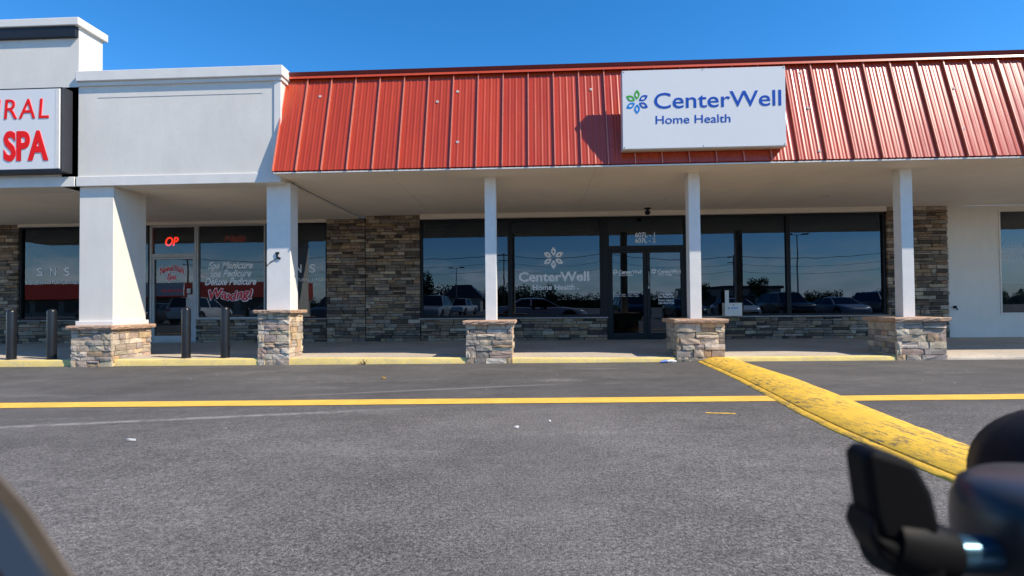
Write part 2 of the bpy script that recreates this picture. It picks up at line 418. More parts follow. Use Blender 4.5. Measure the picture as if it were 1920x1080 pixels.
# stones ---------------------------------------------------------------------
rs = random.Random(7)
STONES = []
def make_stone(i, rough):
    nx, nz = 4, 3; v = []; f = []
    for k in range(nz):
        for j in range(nx):
            u = -.5+j/(nx-1); w_ = -.5+k/(nz-1); e = (j in (0, nx-1)) + (k in (0, nz-1))
            y = -1+rs.random()*rough+(.0, .10, .17)[e]
            v.append((u+(rs.uniform(-.02, .02) if e == 0 else rs.uniform(-.025, .012)*(1 if u > 0 else -1)), y, w_+rs.uniform(-.06, .06)*(1 if e < 2 else .5)))
    b = len(v); v += [(-.5, 0, -.5), (.5, 0, -.5), (.5, 0, .5), (-.5, 0, .5)]
    for k in range(nz-1):
        for j in range(nx-1):
            q = k*nx+j; f.append((q, q+1, q+nx+1, q+nx))
    bot = list(range(nx)); top = [nx*(nz-1)+j for j in range(nx)]; lef = [k*nx for k in range(nz)]; rig = [k*nx+nx-1 for k in range(nz)]
    f += [tuple(bot[::-1])+(b, b+1), tuple(top)+(b+2, b+3), tuple(lef)+(b+3, b)[:2], tuple(rig[::-1])+(b+1, b+2)]
    me = bpy.data.meshes.new('stone'); me.from_pydata(v, [], f); me.validate()
    bm = bmesh.new(); bm.from_mesh(me); bmesh.ops.recalc_face_normals(bm, faces=bm.faces); bm.to_mesh(me); bm.free()
    me.materials.append(MATS['stone']); return me
SMOOTH = [make_stone(i, .18) for i in range(10)]
ROUGH = [make_stone(i, .26) for i in range(12)]
PAL_W = [(.30, .225, .155), (.24, .19, .145), (.38, .30, .215), (.13, .105, .085), (.34, .24, .145), (.25, .215, .18), (.19, .16, .135), (.42, .35, .27), (.085, .07, .06), (.28, .19, .13)]
PAL_B = [(.50, .41, .30), (.55, .44, .30), (.46, .37, .28), (.58, .48, .35), (.40, .33, .265), (.50, .35, .21), (.60, .51, .40), (.44, .32, .24), (.34, .28, .235), (.54, .45, .345)]
def layout(u0, u1, z0, z1, hs, ls):
    z = z0; out = []; off = 0
    while z < z1-.02:
        h = rs.uniform(*hs)
        if z+h > z1-.035: h = z1-z
        u = u0; first = True
        while u < u1-.02:
            l = rs.uniform(*ls)
            if rs.random() < .2: l *= .55
            if first: l *= rs.uniform(.35, 1.); first = False
            if u+l > u1-ls[0]*.6: l = u1-u
            if rs.random() < .2 and h > hs[0]*1.25 and l > ls[0]:
                k = rs.uniform(.38, .62); out.append((u+l/2, z+h*k/2, l, h*k)); out.append((u+l/2, z+h*(1+k)/2, l, h*(1-k)))
            else: out.append((u+l/2, z+h/2, l, h))
            u += l
        z += h
    return out
def lay(parent, u0, u1, z0, z1, plane, depth, face='front', hs=(.055, .105), ls=(.16, .46), kinds=None, pal=None, gap=.012, zoff=None):
    kinds = kinds or SMOOTH; pal = pal or PAL_W
    rot = {'front': 0, 'left': -math.pi/2, 'right': math.pi/2, 'back': math.pi}[face]
    for (u, z, w, h) in layout(u0, u1, z0, z1, hs, ls):
        d = depth*rs.uniform(.55, 1.25)
        o = bpy.data.objects.new('stone', rs.choice(kinds)); COL.objects.link(o); o.parent = parent
        o.location = (u, plane, z) if face in ('front', 'back') else (plane, u, z)
        o.rotation_euler = (0, 0, rot); o.scale = ((w-gap)*(1 if rs.random() < .5 else -1), d, h-gap)
        c = rs.choice(pal); k = rs.uniform(.82, 1.16); o.color = (c[0]*k*rs.uniform(.95, 1.05), c[1]*k, c[2]*k*rs.uniform(.93, 1.06), 1)

# ================================================================== SETTING
# asphalt: one sheet to the horizon (it falls slightly towards the salon)
mb = MB(); xs = [-900, -60, -14, 0, 14, 60, 900]; ys = [-900, -60, -2, 9.2, 26, 900]
for y in ys:
    for x in xs: mb.v.append((x, y, gz(x) if y < 20 else gz(x)))
for j in range(len(ys)-1):
    for i in range(len(xs)-1): q = j*len(xs)+i; mb.f.append((q, q+1, q+len(xs)+1, q+len(xs)))
g = struct(mb.build('ground', 'asphalt')); g['label'] = 'grey asphalt parking lot'; 

KY = 8.72
def kh(x): return .112-.04*max(0., min(1., (x+3.5)/5.))
# sidewalk slabs
sw_ = bpy.data.objects.new('sidewalk', None); COL.objects.link(sw_); sw_['kind'] = 'structure'
xe = [-16.3, -12.0, -8.6, -6.0, -4.27, -.81, 2.645, 6.113, 9.57, 13.0, 16.5]
for a, b in zip(xe[:-1], xe[1:]):
    mb = MB(); e = .005
    yf, yb = KY+.105, 12.72
    for z in (-.1, 0):
        for (x, y) in ((a+e, yf), (b-e, yf), (b-e, yb), (a+e, yb)):
            top = (kh(x)+.002+gz(x)) if y == yf else (.12+.001*x)
            mb.v.append((x, y, top if z == 0 else -.12))
    mb.f = [(0, 3, 2, 1), (4, 5, 6, 7), (0, 1, 5, 4), (1, 2, 6, 5), (2, 3, 7, 6), (3, 0, 4, 7)]
    o = mb.build('slab', 'concrete', sw_, bev=.006)
# kerb: painted part and bare part
def kerb(x0, x1, name, mat, drop=0.):
    mb = MB(); n = max(2, int((x1-x0)/.25)); secs = []
    rk = random.Random(3)
    for i in range(n+1):
        x = x0+(x1-x0)*i/n; z = gz(x); j = rk.uniform(-.006, .006); k = rk.uniform(-.004, .004)
        h = kh(x)-drop
        secs.append([(x, KY+j, z-.1), (x, KY+j*.6+.004, z+h-.022+k), (x, KY+.018, z+h-.004+k), (x, KY+.04, z+h), (x, KY+.1, z+kh(x)), (x, KY+.1, z-.1)])
    mb.loft(secs); return struct(mb.build(name, mat, smooth=True))
kerb(-16.3, 6.45, 'kerb', 'yellow_kerb'); kerb(6.47, 16.5, 'kerb_unpainted', 'concrete', .03)
# yellow painted stripe, 4 mm above the asphalt, in two runs either side of the berm
def stripe(xa, ya, xb, yb, w):
    mb = MB(); n = 24; rk = random.Random(5)
    for i in range(n+1):
        q = i/n; x = xa+(xb-xa)*q; y = ya+(yb-ya)*q
        mb.v += [(x, y-w/2+rk.uniform(-.006, .006), gz(x)+.004), (x, y+w/2+rk.uniform(-.006, .006), gz(x)+.004)]
    for i in range(n): mb.f.append((2*i, 2*i+2, 2*i+3, 2*i+1))
    o = mb.build('painted_line', 'yellow_line'); struct(o); return o
stripe(-16, 4.80, 2.45, 5.33, .285); stripe(2.93, 5.31, 14, 5.68, .275)
stripe(1.44, 4.63, 1.68, 4.60, .035)

# raised yellow berm
bx = [(9.0, 2.62, 3.28), (8.5, 2.56, 3.27), (7.5, 2.50, 3.22), (6.6, 2.43, 3.18), (5.5, 2.31, 3.05), (4.6, 2.20, 2.90), (4.0, 2.15, 2.82), (3.4, 2.13, 2.76), (2.8, 2.13, 2.74), (2.2, 2.13, 2.74), (1.6, 2.14, 2.74), (1.3, 2.2, 2.68)]
mb = MB(); rk = random.Random(11); secs = []
rows = []
for (a, b) in zip(bx[:-1], bx[1:]):
    for i in range(10): rows.append(tuple(a[k]+(b[k]-a[k])*i/10 for k in range(3)))
rows.append(bx[-1])
for n_, (y, l, r_) in enumerate(rows):
    s_ = []; hgt = .105*min(1, (len(rows)-n_)/8)*min(1, .55+n_/14); W_ = r_-l
    j1, j2 = rk.uniform(-.004, .004), rk.uniform(-.004, .004)
    for q, zz in ((0, -.03), (.012, .004), (.04, .016), (.092, .020), (.099, .006), (.106, .028), (.17, .052), (.30, .073), (.45, .080), (.6, .078), (.74, .066), (.86, .043), (.94, .02), (1., -.03)):
        j = j1 if q < .3 else j2
        s_.append((l+W_*q+j*(1 if q in (0, .012, .099, 1.) or q > .8 else .4), y, gz(2.6)+zz*hgt/.105+(rk.uniform(-.0012, .0012) if .15 < q < .95 else 0)))
    secs.append(s_)
mb.loft(secs)
o = mb.build('yellow_berm', 'yellow_berm', smooth=True); tag(o, 'raised asphalt berm painted yellow running out from the stone column base', 'berm')

# ================================================================== CANOPY COLUMNS
def column(name, label, cx, y0, w, d, zb, zt, px0, px1, pyf, pyb, ztop, group=None, moulding=False, ls=(.15, .38)):
    rt_ = root(name, label, 'column', (cx, y0, gz(cx)), group)
    x0, x1 = cx-w/2, cx+w/2; base = gz(cx)
    core = box('base_core', 'mortar', rt_, x0+.045, x1-.045, y0+.045, y0+d-.045, base-.05, zb)
    lay(core, x0, x1, base-.005, zb, y0+.045, .05, 'front', (.075, .125), ls, ROUGH, PAL_B, .007)
    lay(core, y0+.02, y0+d-.01, base-.005, zb, x0+.045, .045, 'left', (.075, .125), ls, ROUGH, PAL_B, .007)
    lay(core, y0+.02, y0+d-.01, base-.005, zb, x1-.045, .045, 'right', (.075, .125), ls, ROUGH, PAL_B, .007)
    lay(core, x0+.02, x1-.02, base-.005, zb, y0+d-.045, .045, 'back', (.10, .14), (.25, .45), ROUGH, PAL_B, .007)
    # cap slab with chipped edge
    mb = MB(); e = .045; n = 14; rk = random.Random(int(cx*100)); pts = []
    cx0, cx1, cy0, cy1 = x0-e, x1+e, y0-e, y0+d+e
    for i in range(n): pts.append((cx0+(cx1-cx0)*i/n, cy0))
    for i in range(n): pts.append((cx1, cy0+(cy1-cy0)*i/n))
    for i in range(n): pts.append((cx1-(cx1-cx0)*i/n, cy1))
    for i in range(n): pts.append((cx0, cy1-(cy1-cy0)*i/n))
    c0 = ((cx0+cx1)/2, (cy0+cy1)/2)
    def sh(k, a): return [(c0[0]+(p[0]-c0[0])*k+rk.uniform(-a, a), c0[1]+(p[1]-c0[1])*k+rk.uniform(-a, a)) for p in pts]
    T = zt-zb
    secs = [[(p[0], p[1], z) for p in sh(k, a)] for k, a, z in ((.97, .0, zb+.001), (.985, .006, zb+T*.2), (1.0, .007, zb+T*.5), (.998, .006, zb+T*.8), (.985, .002, zt))]
    mb.loft(secs); mb.build('cap', 'cap_stone', rt_)
    if moulding:
        box('plinth', 'white_trim', rt_, px0-.035, px1+.035, pyf-.035, pyb+.035, zt-.003, zt+.075, bev=.008)
    box('shaft', 'stucco' if moulding else 'post_white', rt_, px0, px1, pyf, pyb, zt-.004 if not moulding else zt+.07, ztop, bev=.006)
    return rt_
SOF = 3.176; SOFL = 3.105
grp = 'slim white posts along the red roof canopy'
column('canopy_column', 'slim white post on stone base standing before the lettered windows', -.81, 8.70, .78, .78, .638, .705, -.894, -.702, 8.984, 9.176, SOF+.02, grp)
column('canopy_column', 'slim white post on stone base where the yellow berm starts', 2.645, 8.70, .78, .78, .638, .705, 2.561, 2.752, 8.984, 9.176, SOF+.02, grp)
column('canopy_column', 'slim white post on stone base before the dark stone pilaster', 6.113, 8.70, .78, .78, .638, .705, 6.020, 6.212, 8.984, 9.176, SOF+.02, grp)
column('stucco_column', 'thick white stucco pillar on stone base beside the salon door', -7.63, 8.63, .73, .96, .60, .672, -7.985, -7.37, 8.79, 9.56, SOFL+.02, moulding=True)
column('stucco_column', 'medium white pillar on tall stone base under the red roof corner', -4.475, 8.70, .55, .56, .855, .912, -4.708, -4.285, 8.93, 9.22, SOFL+.02, ls=(.12, .30))

# ================================================================== MEDICAL OFFICE BUILDING (red mansard)
YW = 12.70
off = root('red_roofed_office', 'single storey office with a red ribbed mansard roof and dark windows', 'building', (2.5, 15, 0))
EY, EZ, RY, RZ = 8.488, 3.216, 8.99, 5.0
XL, XR = -4.373, 16.2
# substrate + soffit
MB().prism([(EY+.03, EZ-.01), (RY+.03, RZ+.0), (RY+.3, RZ+.0), (RY+.3, EZ-.01)], 'x', XL+.005, XR).build('roof_backing', 'red_dark', off)
xe = [XL+.01, -2.487, .97, 4.43, 7.89, 11.35, XR]
for a, b in zip(xe[:-1], xe[1:]):
    box('soffit_panel', 'soffit', off, a+.003, b-.003, EY+.05, 12.66, SOF, SOF+.03)
box('ceiling_backing', 'soffit', off, XL+.01, XR, EY+.06, 12.66, SOF+.032, EZ-.012)
MB().prism([(EY+.0, SOF-.004), (EY+.045, SOF-.004), (EY+.045, EZ-.02), (EY+.0, EZ-.02)], 'x', XL+.01, XR).build('eave_trim', 'white_trim', off, bev=.004)
roof = box('roof_deck', 'far_dark', off, XL, XR, RY+.31, 22, 4.6, 4.75)
# mansard: ribbed panels between standing seams
sl_len = math.hypot(RY-EY, RZ-EZ); sd = Vector((0, RY-EY, RZ-EZ)).normalized(); nn = Vector((0, -sd.z, sd.y))
pitch = .4272; first = -3.968
prof = []
wv = pitch-.02
for i in range(33):
    u = -wv/2+wv*i/32; h = 0
    for c in (-.27, 0, .27):
        dd = abs(u/wv-c)
        if dd < .045: h = .008*math.cos(dd/.045*math.pi/2)
    for c in (-.40, -.135, .135, .40):
        dd = abs(u/wv-c)
        if dd < .03: h = max(h, .003*math.cos(dd/.03*math.pi/2))
    prof.append((u, h))
def strip_mesh(lo=0, hi=1):
    mb = MB(); pr = prof
    for s_ in (0, sl_len):
        for (u, h) in pr: p = sd*s_+nn*(h+.006); mb.v.append((u, p.y, p.z))
    n = len(pr)
    for i in range(n-1): mb.f.append((i, i+1, n+i+1, n+i))
    # folded lower edge
    b = len(mb.v)
    for (u, h) in pr: p = -nn*.02; mb.v.append((u, p.y, p.z))
    for i in range(n-1): mb.f.append((b+i, b+i+1, i+1, i))
    me = mb.mesh('roof_panel', fix=False); me.materials.append(MATS['red_metal'])
    for p in me.polygons: p.use_smooth = True
    try: me.set_sharp_from_angle(angle=R(50))
    except Exception: pass
    return me
pm = strip_mesh()
mansard = box('mansard_slope', 'red_dark', off, XL+.01, XR-.01, RY+.05, RY+.25, RZ-.3, RZ-.01)
k0 = -1; k1 = int((XR-first)/pitch)
smb = MB()
p0, p1 = nn*.0-sd*.012, sd*sl_len
for (q, hh_) in ((p0, .040), (p1, .040)):
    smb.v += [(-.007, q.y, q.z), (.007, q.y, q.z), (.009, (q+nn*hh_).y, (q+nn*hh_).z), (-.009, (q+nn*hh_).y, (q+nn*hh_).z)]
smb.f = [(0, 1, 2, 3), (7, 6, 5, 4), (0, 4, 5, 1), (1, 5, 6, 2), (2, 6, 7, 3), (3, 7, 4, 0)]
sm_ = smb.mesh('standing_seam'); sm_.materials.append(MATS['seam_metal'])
rk = random.Random(2)
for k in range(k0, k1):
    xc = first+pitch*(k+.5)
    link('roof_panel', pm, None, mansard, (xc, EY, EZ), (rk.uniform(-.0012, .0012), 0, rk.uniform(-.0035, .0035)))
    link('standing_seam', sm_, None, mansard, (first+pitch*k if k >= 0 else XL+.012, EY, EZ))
# ridge cap: leaning band and bright lower lip
MB().prism([(RY-.062, RZ-.055), (RY-.078, RZ-.045), (RY-.056, RZ+.0), (RY-.092, RZ+.052), (RY+.32, RZ+.07), (RY+.32, RZ-.02), (RY-.02, RZ-.03)], 'x', XL-.012, XR).build('ridge_cap', 'red_dark', off)
MB().prism([(RY-.085, RZ-.06), (RY-.062, RZ-.008), (RY-.058, RZ-.010), (RY-.079, RZ-.062)], 'x', XL-.014, XR).build('ridge_lip', 'red_lip', off)
# old fixing scars on the sheet
for (x, z) in ((-3.726, 4.596), (-1.672, 4.428), (-1.331, 4.613), (-1.298, 3.661), (.932, 4.58), (4.40, 4.79), (4.427, 4.121), (4.481, 3.351), (6.773, 4.409), (6.754, 3.691)):
    q = (z-EZ)/(RZ-EZ); yy = EY+(RY-EY)*q
    mb = MB().lathe([(.026, 0), (.024, .006), (.012, .008), (.010, .004)], 12)
    o = mb.build('patch', 'scar', mansard); o.location = (x, yy+nn.y*.012, z+nn.z*.012); o.rotation_euler = nn.to_track_quat('Z', 'Y').to_euler()

# walls of the office: header, stone sill wall, stone pier, back and sides
box('header_trim', 'header', off, -2.83, 8.10, YW-.14, YW+.1, 3.065, SOF, bev=.006)
sillw = box('sill_wall', 'mortar', off, -2.83, 1.66, YW-.03, YW+.12, .06, .635)
lay(sillw, -2.83, 1.655, .118, .632, YW-.03, .06)
sillw2 = box('sill_wall', 'mortar', off, 3.54, 8.11, YW-.03, YW+.12, .06, .635)
lay(sillw2, 3.545, 8.105, .124, .632, YW-.03, .06)
pier = box('stone_pier', 'mortar', off, -4.18, -2.835, YW-.05, YW+.3, .06, SOF)
lay(pier, -4.178, -2.84, .117, SOF-.004, YW-.05, .065)
box('window_ledge', 'sill', off, -2.86, 1.66, YW-.17, YW-.02, .636, .668, bev=.005)
box('window_ledge', 'sill', off, 3.54, 8.12, YW-.17, YW-.02, .636, .668, bev=.005)
# interior shell
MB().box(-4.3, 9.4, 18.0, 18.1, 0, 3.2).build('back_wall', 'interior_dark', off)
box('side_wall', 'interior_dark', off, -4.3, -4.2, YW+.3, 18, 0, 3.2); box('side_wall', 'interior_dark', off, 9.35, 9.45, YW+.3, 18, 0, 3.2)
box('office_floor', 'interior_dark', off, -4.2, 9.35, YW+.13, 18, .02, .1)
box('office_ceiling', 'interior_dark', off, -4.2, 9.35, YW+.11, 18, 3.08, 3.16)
def window(x0, x1, z0, z1, parent, frame='bronze', gl='glass_tint', t=.045, y=YW):
    w = MB().ring(x0, x1, z0, z1, t, y-.05, y+.05).build('window', frame, parent, bev=.003)
    mb = MB().quad((x0+t-.004, y, z0+t-.004), (x1-t+.004, y, z0+t-.004), (x1-t+.004, y, z1-t+.004), (x0+t-.004, y, z1-t+.004))
    link('pane', mb.mesh('pane', fix=False), gl, w); return w
w1 = window(-2.83, -.668, .668, 3.065, off); w2 = window(-.664, 1.56, .668, 3.065, off, t=.06)
w3 = window(3.60, 5.90, .668, 3.065, off); w4 = window(5.904, 8.10, .668, 3.065, off)
box('mullion', 'bronze', off, 1.562, 1.666, YW-.06, YW+.06, .64, 3.064, bev=.003)
box('mullion', 'bronze', off, 3.542, 3.598, YW-.06, YW+.06, .64, 3.064, bev=.003)
for (a, b, wi) in ((-2.78, -.72, w1), (-.60, 1.5, w2)):
    mb = MB()
    z = .75
    while z < 2.98:
        mb.v += [(a, YW+.10, z), (b, YW+.10, z), (b, YW+.135, z+.028), (a, YW+.135, z+.028)]; n = len(mb.v); mb.f.append((n-4, n-3, n-2, n-1)); z += .05
    o = mb.build('blind', 'blind', wi); o['kind'] = 'stuff'
YG = YW-.004
flower(w2, .391, 2.093, .265, YG, ['vinyl']*6, .002, .042)
lettering('CenterWell', 'vinyl', w2, -.452, 1.24, 1.537, .215, YG, .002, offset=.026)
lettering('Home Health', 'vinyl', w2, -.114, .896, 1.328, .120, YG, .002, offset=.016)
lettering('-', 'vinyl', w2, .955, 1.0, 1.31, .10, YG, .002)
# entrance
df = MB().ring(1.668, 3.54, .118, 3.065, .05, YW-.055, YW+.055, .02).build('door_frame', 'bronze', off, bev=.003)
box('transom_bar', 'bronze', df, 1.72, 3.488, YW-.05, YW+.05, 2.27, 2.36, bev=.003)
link('transom_pane', MB().quad((1.715, YW, 2.355), (3.492, YW, 2.355), (3.492, YW, 3.02), (1.715, YW, 3.02)).mesh('pane', fix=False), 'glass_tint', df)
lettering('607L - 1', 'vinyl', df, 2.346, 2.815, 2.565, .108, YG, .002, offset=.018); lettering('607L - 2', 'vinyl', df, 2.346, 2.825, 2.430, .108, YG, .002, offset=.018)
for (a, b, hs_) in ((1.722, 2.600, 1), (2.608, 3.486, -1)):
    d = MB().ring(a, b, .14, 2.266, .075, YW-.04, YW+.04, .14).build('door', 'bronze', off, bev=.003)
    link('pane', MB().quad((a+.07, YW, .27), (b-.07, YW, .27), (b-.07, YW, 2.2), (a+.07, YW, 2.2)).mesh('pane', fix=False), 'glass_tint', d)
    box('push_bar', 'bronze', d, a+.076, b-.076, YW+.02, YW+.035, 1.19, 1.225)
    box('latch_plate', 'bronze', d, (b-.42) if hs_ > 0 else a+.1, (b-.1) if hs_ > 0 else a+.42, YW+.022, YW+.06, 1.16, 1.25, bev=.004)
    if hs_ < 0:
        hx = a+.036; MB().tube([(hx, YW-.04, 1.42), (hx, YW-.085, 1.43), (hx, YW-.085, 1.72), (hx, YW-.04, 1.73)], .011, 8).build('pull_handle', 'silver', d, smooth=True)
        box('lock', 'silver', d, a+.018, a+.056, YW-.052, YW-.039, 1.33, 1.40, bev=.003)
    fx = a+.131 if hs_ > 0 else a+.169
    flower(d, fx, 1.742, .072, YG, ['vinyl']*6, .002, .014)
    tx = (1.943, 2.488) if hs_ > 0 else (2.866, 3.412)
    lettering('CenterWell', 'vinyl', d, tx[0], tx[1], 1.697, .076, YG, .002, offset=.03)
    lettering('Home Health', 'vinyl', d, tx[0]+.008, tx[0]+.34, 1.642, .042, YG, .002, offset=.02)
    if hs_ > 0:
        lettering('Monday - Friday     Lunch - Phones', 'vinyl', d, 1.852, 2.40, 1.185, .024, YG, .002, offset=.01)
        lettering('8:00am - 5:00pm  -  8:00am - 5:00pm', 'vinyl', d, 1.852, 2.43, 1.145, .024, YG, .002, offset=.01)
    else:
        for s_, za in (('King Agency', 1.175), ('336-983-2110', 1.105), ('Stokes Agency', 1.03), ('336-993-7736', .96)):
            hw = .16 if s_[0] == 'K' else .185
            lettering(s_, 'vinyl', d, 3.06-hw, 3.06+hw, za, .046, YG, .002, offset=.018)

# ================================================================== NAIL SALON BUILDING
sal = root('nail_salon', 'white stucco nail salon with raised parapet and stone trimmed windows', 'building', (-9, 15, 0))
YF = 8.74; XS = -4.355; XT = -7.97
box('fascia', 'stucco', sal, XT-.3, XS, YF, 9.12, SOFL-.01, 4.835)
box('fascia_trim', 'white_trim', sal, XT-.02, XS+.004, YF-.022, YF+.02, SOFL-.015, 3.256, bev=.006)
box('corner_trim', 'white_trim', sal, XS-.115, XS+.006, YF-.020, YF+.02, 3.257, 4.835, bev=.006)
box('coping_band', 'white_trim', sal, XT+.004, XS+.03, YF-.035, 9.13, 4.835, 4.904, bev=.006)
box('coping', 'white_trim', sal, XT+.006, XS+.055, YF-.075, 9.15, 4.905, 5.083, bev=.010)
box('reveal', 'sill', sal, -7.62, -4.68, YF-.004, YF+.005, 4.630, 4.636)
box('parapet', 'stucco', sal, -16.2, XT, YF, 9.24, SOFL-.01, 5.89)
box('parapet_coping', 'white_trim', sal, -16.2, XT+.06, YF-.085, 9.30, 5.891, 6.03, bev=.012)
box('cornice', 'black_band', sal, -16.2, XT-.012, YF-.06, YF+.01, 5.70, 5.89, bev=.01)
box('parapet_trim', 'white_trim', sal, -16.2, XT-.05, YF-.021, YF+.02, SOFL-.016, 3.26, bev=.006)
box('soffit', 'soffit', sal, -16.2, XL+.005, YF+.03, 12.66, SOFL, SOFL+.05)
box('roof_deck', 'far_dark', sal, -16.2, XL, 9.2, 22, 4.4, 4.5)
box('header_trim', 'header', sal, -13.06, -5.155, YW-.12, YW+.1, 3.035, SOFL+.01, bev=.006)
def sal_sill(a, b):
    w = box('sill_wall', 'mortar', sal, a, b, YW-.03, YW+.12, .05, .665); lay(w, a+.004, b-.004, .105, .664, YW-.03, .06)
    box('window_ledge', 'sill', sal, a, b, YW-.12, YW-.02, .666, .688, bev=.004)
sal_sill(-13.06, -9.66); sal_sill(-8.46, -6.70); sal_sill(-6.696, -5.156)
for (a, b) in ((-14.5, -13.07), (-5.154, -4.186)):
    w = box('stone_pier', 'mortar', sal, a, b, YW-.04, YW+.3, .05, SOFL+.02); lay(w, a+.003, b-.003, .105, SOFL+.0, YW-.04, .062)
s1 = window(-13.06, -9.66, .69, 3.033, sal, 'bronze', 'glass_clear'); s2 = window(-8.452, -6.702, .69, 3.033, sal, 'silver', 'glass_clear', .04); s3 = window(-6.698, -5.158, .69, 3.033, sal, 'bronze', 'glass_clear', .03)
sdf = MB().ring(-9.655, -8.456, .11, 3.033, .05, YW-.055, YW+.055, .015).build('door_frame', 'silver', sal, bev=.003)
box('transom_bar', 'silver', sdf, -9.604, -8.507, YW-.05, YW+.05, 2.235, 2.32, bev=.003)
link('transom_pane', MB().quad((-9.61, YW, 2.315), (-8.50, YW, 2.315), (-8.50, YW, 2.99), (-9.61, YW, 2.99)).mesh('pane', fix=False), 'glass_clear', sdf)
sd_ = MB().ring(-9.60, -8.51, .13, 2.23, .05, YW-.04, YW+.04, .15).build('door', 'silver', sal, bev=.003)
link('pane', MB().quad((-9.556, YW, .27), (-8.556, YW, .27), (-8.556, YW, 2.19), (-9.556, YW, 2.19)).mesh('pane', fix=False), 'glass_clear', sd_)
box('door_stile', 'silver', sd_, -8.70, -8.562, YW-.03, YW+.03, .285, 1.30, bev=.003)
box('lock_plate', 'silver', sd_, -8.69, -8.60, YW-.07, YW-.031, 1.33, 1.45, bev=.006)
MB().tube([(-8.68, YW-.03, .75), (-8.68, YW-.08, .76), (-8.68, YW-.08, 1.20), (-8.68, YW-.03, 1.21)], .014, 8).build('pull_handle', 'silver', sd_, smooth=True)
# interior shell
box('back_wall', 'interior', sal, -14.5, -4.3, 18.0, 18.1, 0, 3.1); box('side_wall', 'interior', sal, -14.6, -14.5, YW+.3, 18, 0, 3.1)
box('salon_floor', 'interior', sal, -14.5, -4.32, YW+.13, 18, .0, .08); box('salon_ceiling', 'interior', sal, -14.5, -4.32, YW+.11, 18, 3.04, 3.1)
# lettering on the salon glass
for (wi, a) in ((s1, -12.645), (s3, -6.322)):
    for k_ in range(3): lettering('SNS'[k_], 'vinyl', wi, a+k_*.355, a+k_*.355+.155, 1.815, .195, YG, .002, offset=.012)
    lettering('HEALTHY NATURAL NAILS', 'vinyl', wi, a-.28, a+1.06, 1.60, .075, YG, .002, space=1.1)
lettering('Spa Manicure', 'vinyl', s2, -8.185, -7.04, 1.935, .165, YG, .002, shear=.35, offset=.03)
lettering('Spa Pedicure', 'vinyl', s2, -8.14, -7.08, 1.735, .165, YG, .002, shear=.35, offset=.03)
lettering('Deluxe Pedicure', 'vinyl', s2, -8.27, -6.95, 1.535, .165, YG, .002, shear=.35, offset=.03)
wv_ = lambda X, Z: (X, Z+.035*math.sin((X+8.1)*9))
lettering('Waxing!', 'vinyl', s2, -8.19, -7.03, 1.175, .235, YG+.001, .002, shear=.2, offset=.06, warp=wv_)
lettering('Waxing!', 'vinyl_red', s2, -8.17, -7.05, 1.18, .225, YG-.003, .002, shear=.2, offset=.028, warp=wv_)
arc = lambda X, Z: (X, Z+.10*(1-((X+9.11)/.33)**2)*.9+.0)
lettering('Natural Nails', 'vinyl', sd_, -9.44, -8.78, 1.80, .165, YG+.001, .002, offset=.06, warp=arc)
lettering('Natural Nails', 'vinyl_red', sd_, -9.425, -8.795, 1.81, .145, YG-.003, .002, offset=.022, warp=arc)
lettering('Spa', 'vinyl', sd_, -9.27, -8.99, 1.67, .17, YG+.001, .002, shear=.3, offset=.055)
lettering('Spa', 'vinyl_red', sd_, -9.255, -9.005, 1.68, .15, YG-.003, .002, shear=.3, offset=.02)
lettering('336-983-7236', 'vinyl_red', sd_, -9.378, -8.86, 1.37, .06, YG, .002, offset=.01)
# neon signs hang behind the salon glass
o = lettering('OP', 'neon_red', None, -9.35, -9.01, 2.535, .215, YW+.09, .018, shear=.25, offset=.012, name='neon_sign'); tag(o, 'bright red glowing neon sign reading OP over the salon door', 'neon sign')
o = lettering('Nails', 'neon_dim', None, -7.82, -7.28, 2.62, .15, YW+.09, .01, shear=.25, outline=.006, name='neon_sign'); tag(o, 'dim orange outlined neon sign reading Nails in the salon window', 'neon sign')

# salon roof sign
sg = root('box_sign', 'silver faced box sign with red letters ending in SPA', 'sign', (-10.5, 8.5, 3.28))
box('cabinet', 'sign_frame', sg, -13.2, -8.07, YF-.20, YF-.002, 3.306, 4.758, bev=.01)
box('face', 'sign_face', sg, -13.14, -8.105, YF-.222, YF-.201, 3.35, 4.724, bev=.006)
box('edge_strip', 'white_trim', sg, -8.175, -8.107, YF-.226, YF-.2225, 3.36, 4.714)
lettering('NATURAL', 'sign_red', sg, -10.43, -8.29, 4.22, .335, YF-.2225, .008, shear=.08, space=1.15)
lettering('NAILS SPA', 'sign_red', sg, -10.47, -8.295, 3.518, .465, YF-.2225, .008, offset=.035)

# office roof sign
sg = root('box_sign', 'white box sign with blue letters on the red mansard roof', 'sign', (2.63, 8.45, 3.4))
SY = 8.36
box('cabinet', 'sign_cab', sg, 1.368, 3.905, SY+.012, SY+.165, 3.40, 4.665, bev=.008)
box('face', 'sign_face', sg, 1.373, 3.900, SY, SY+.0115, 3.412, 4.660, bev=.004)
for x in (1.85, 3.42): box('bracket', 'sign_frame', sg, x-.03, x+.03, SY+.16, 8.93, 4.30, 4.36); box('bracket', 'sign_frame', sg, x-.03, x+.03, SY+.16, 8.60, 3.50, 3.56)
flower(sg, 1.604, 4.160, .192, SY-.0005, ['green', 'green', 'blue_light', 'blue_light', 'blue_dark', 'blue_dark'], .004, .021)
lettering('CenterWell', 'blue_dark', sg, 1.872, 3.833, 4.045, .242, SY-.0005, .004, offset=.004)
lettering('Home Health', 'blue_dark', sg, 1.893, 3.050, 3.800, .128, SY-.0005, .004)
for (x, z) in ((1.40, 3.435), (2.63, 3.435), (2.63, 4.64), (3.875, 4.64), (1.40, 4.64), (3.875, 3.435)):
    MB().lathe([(.008, 0), (.006, .005)], 8).build('screw', 'sign_frame', sg, loc=(x-2.63, SY-8.45, z-3.4), rot=(math.pi/2, 0, 0)).matrix_parent_inverse = Matrix.Identity(4)

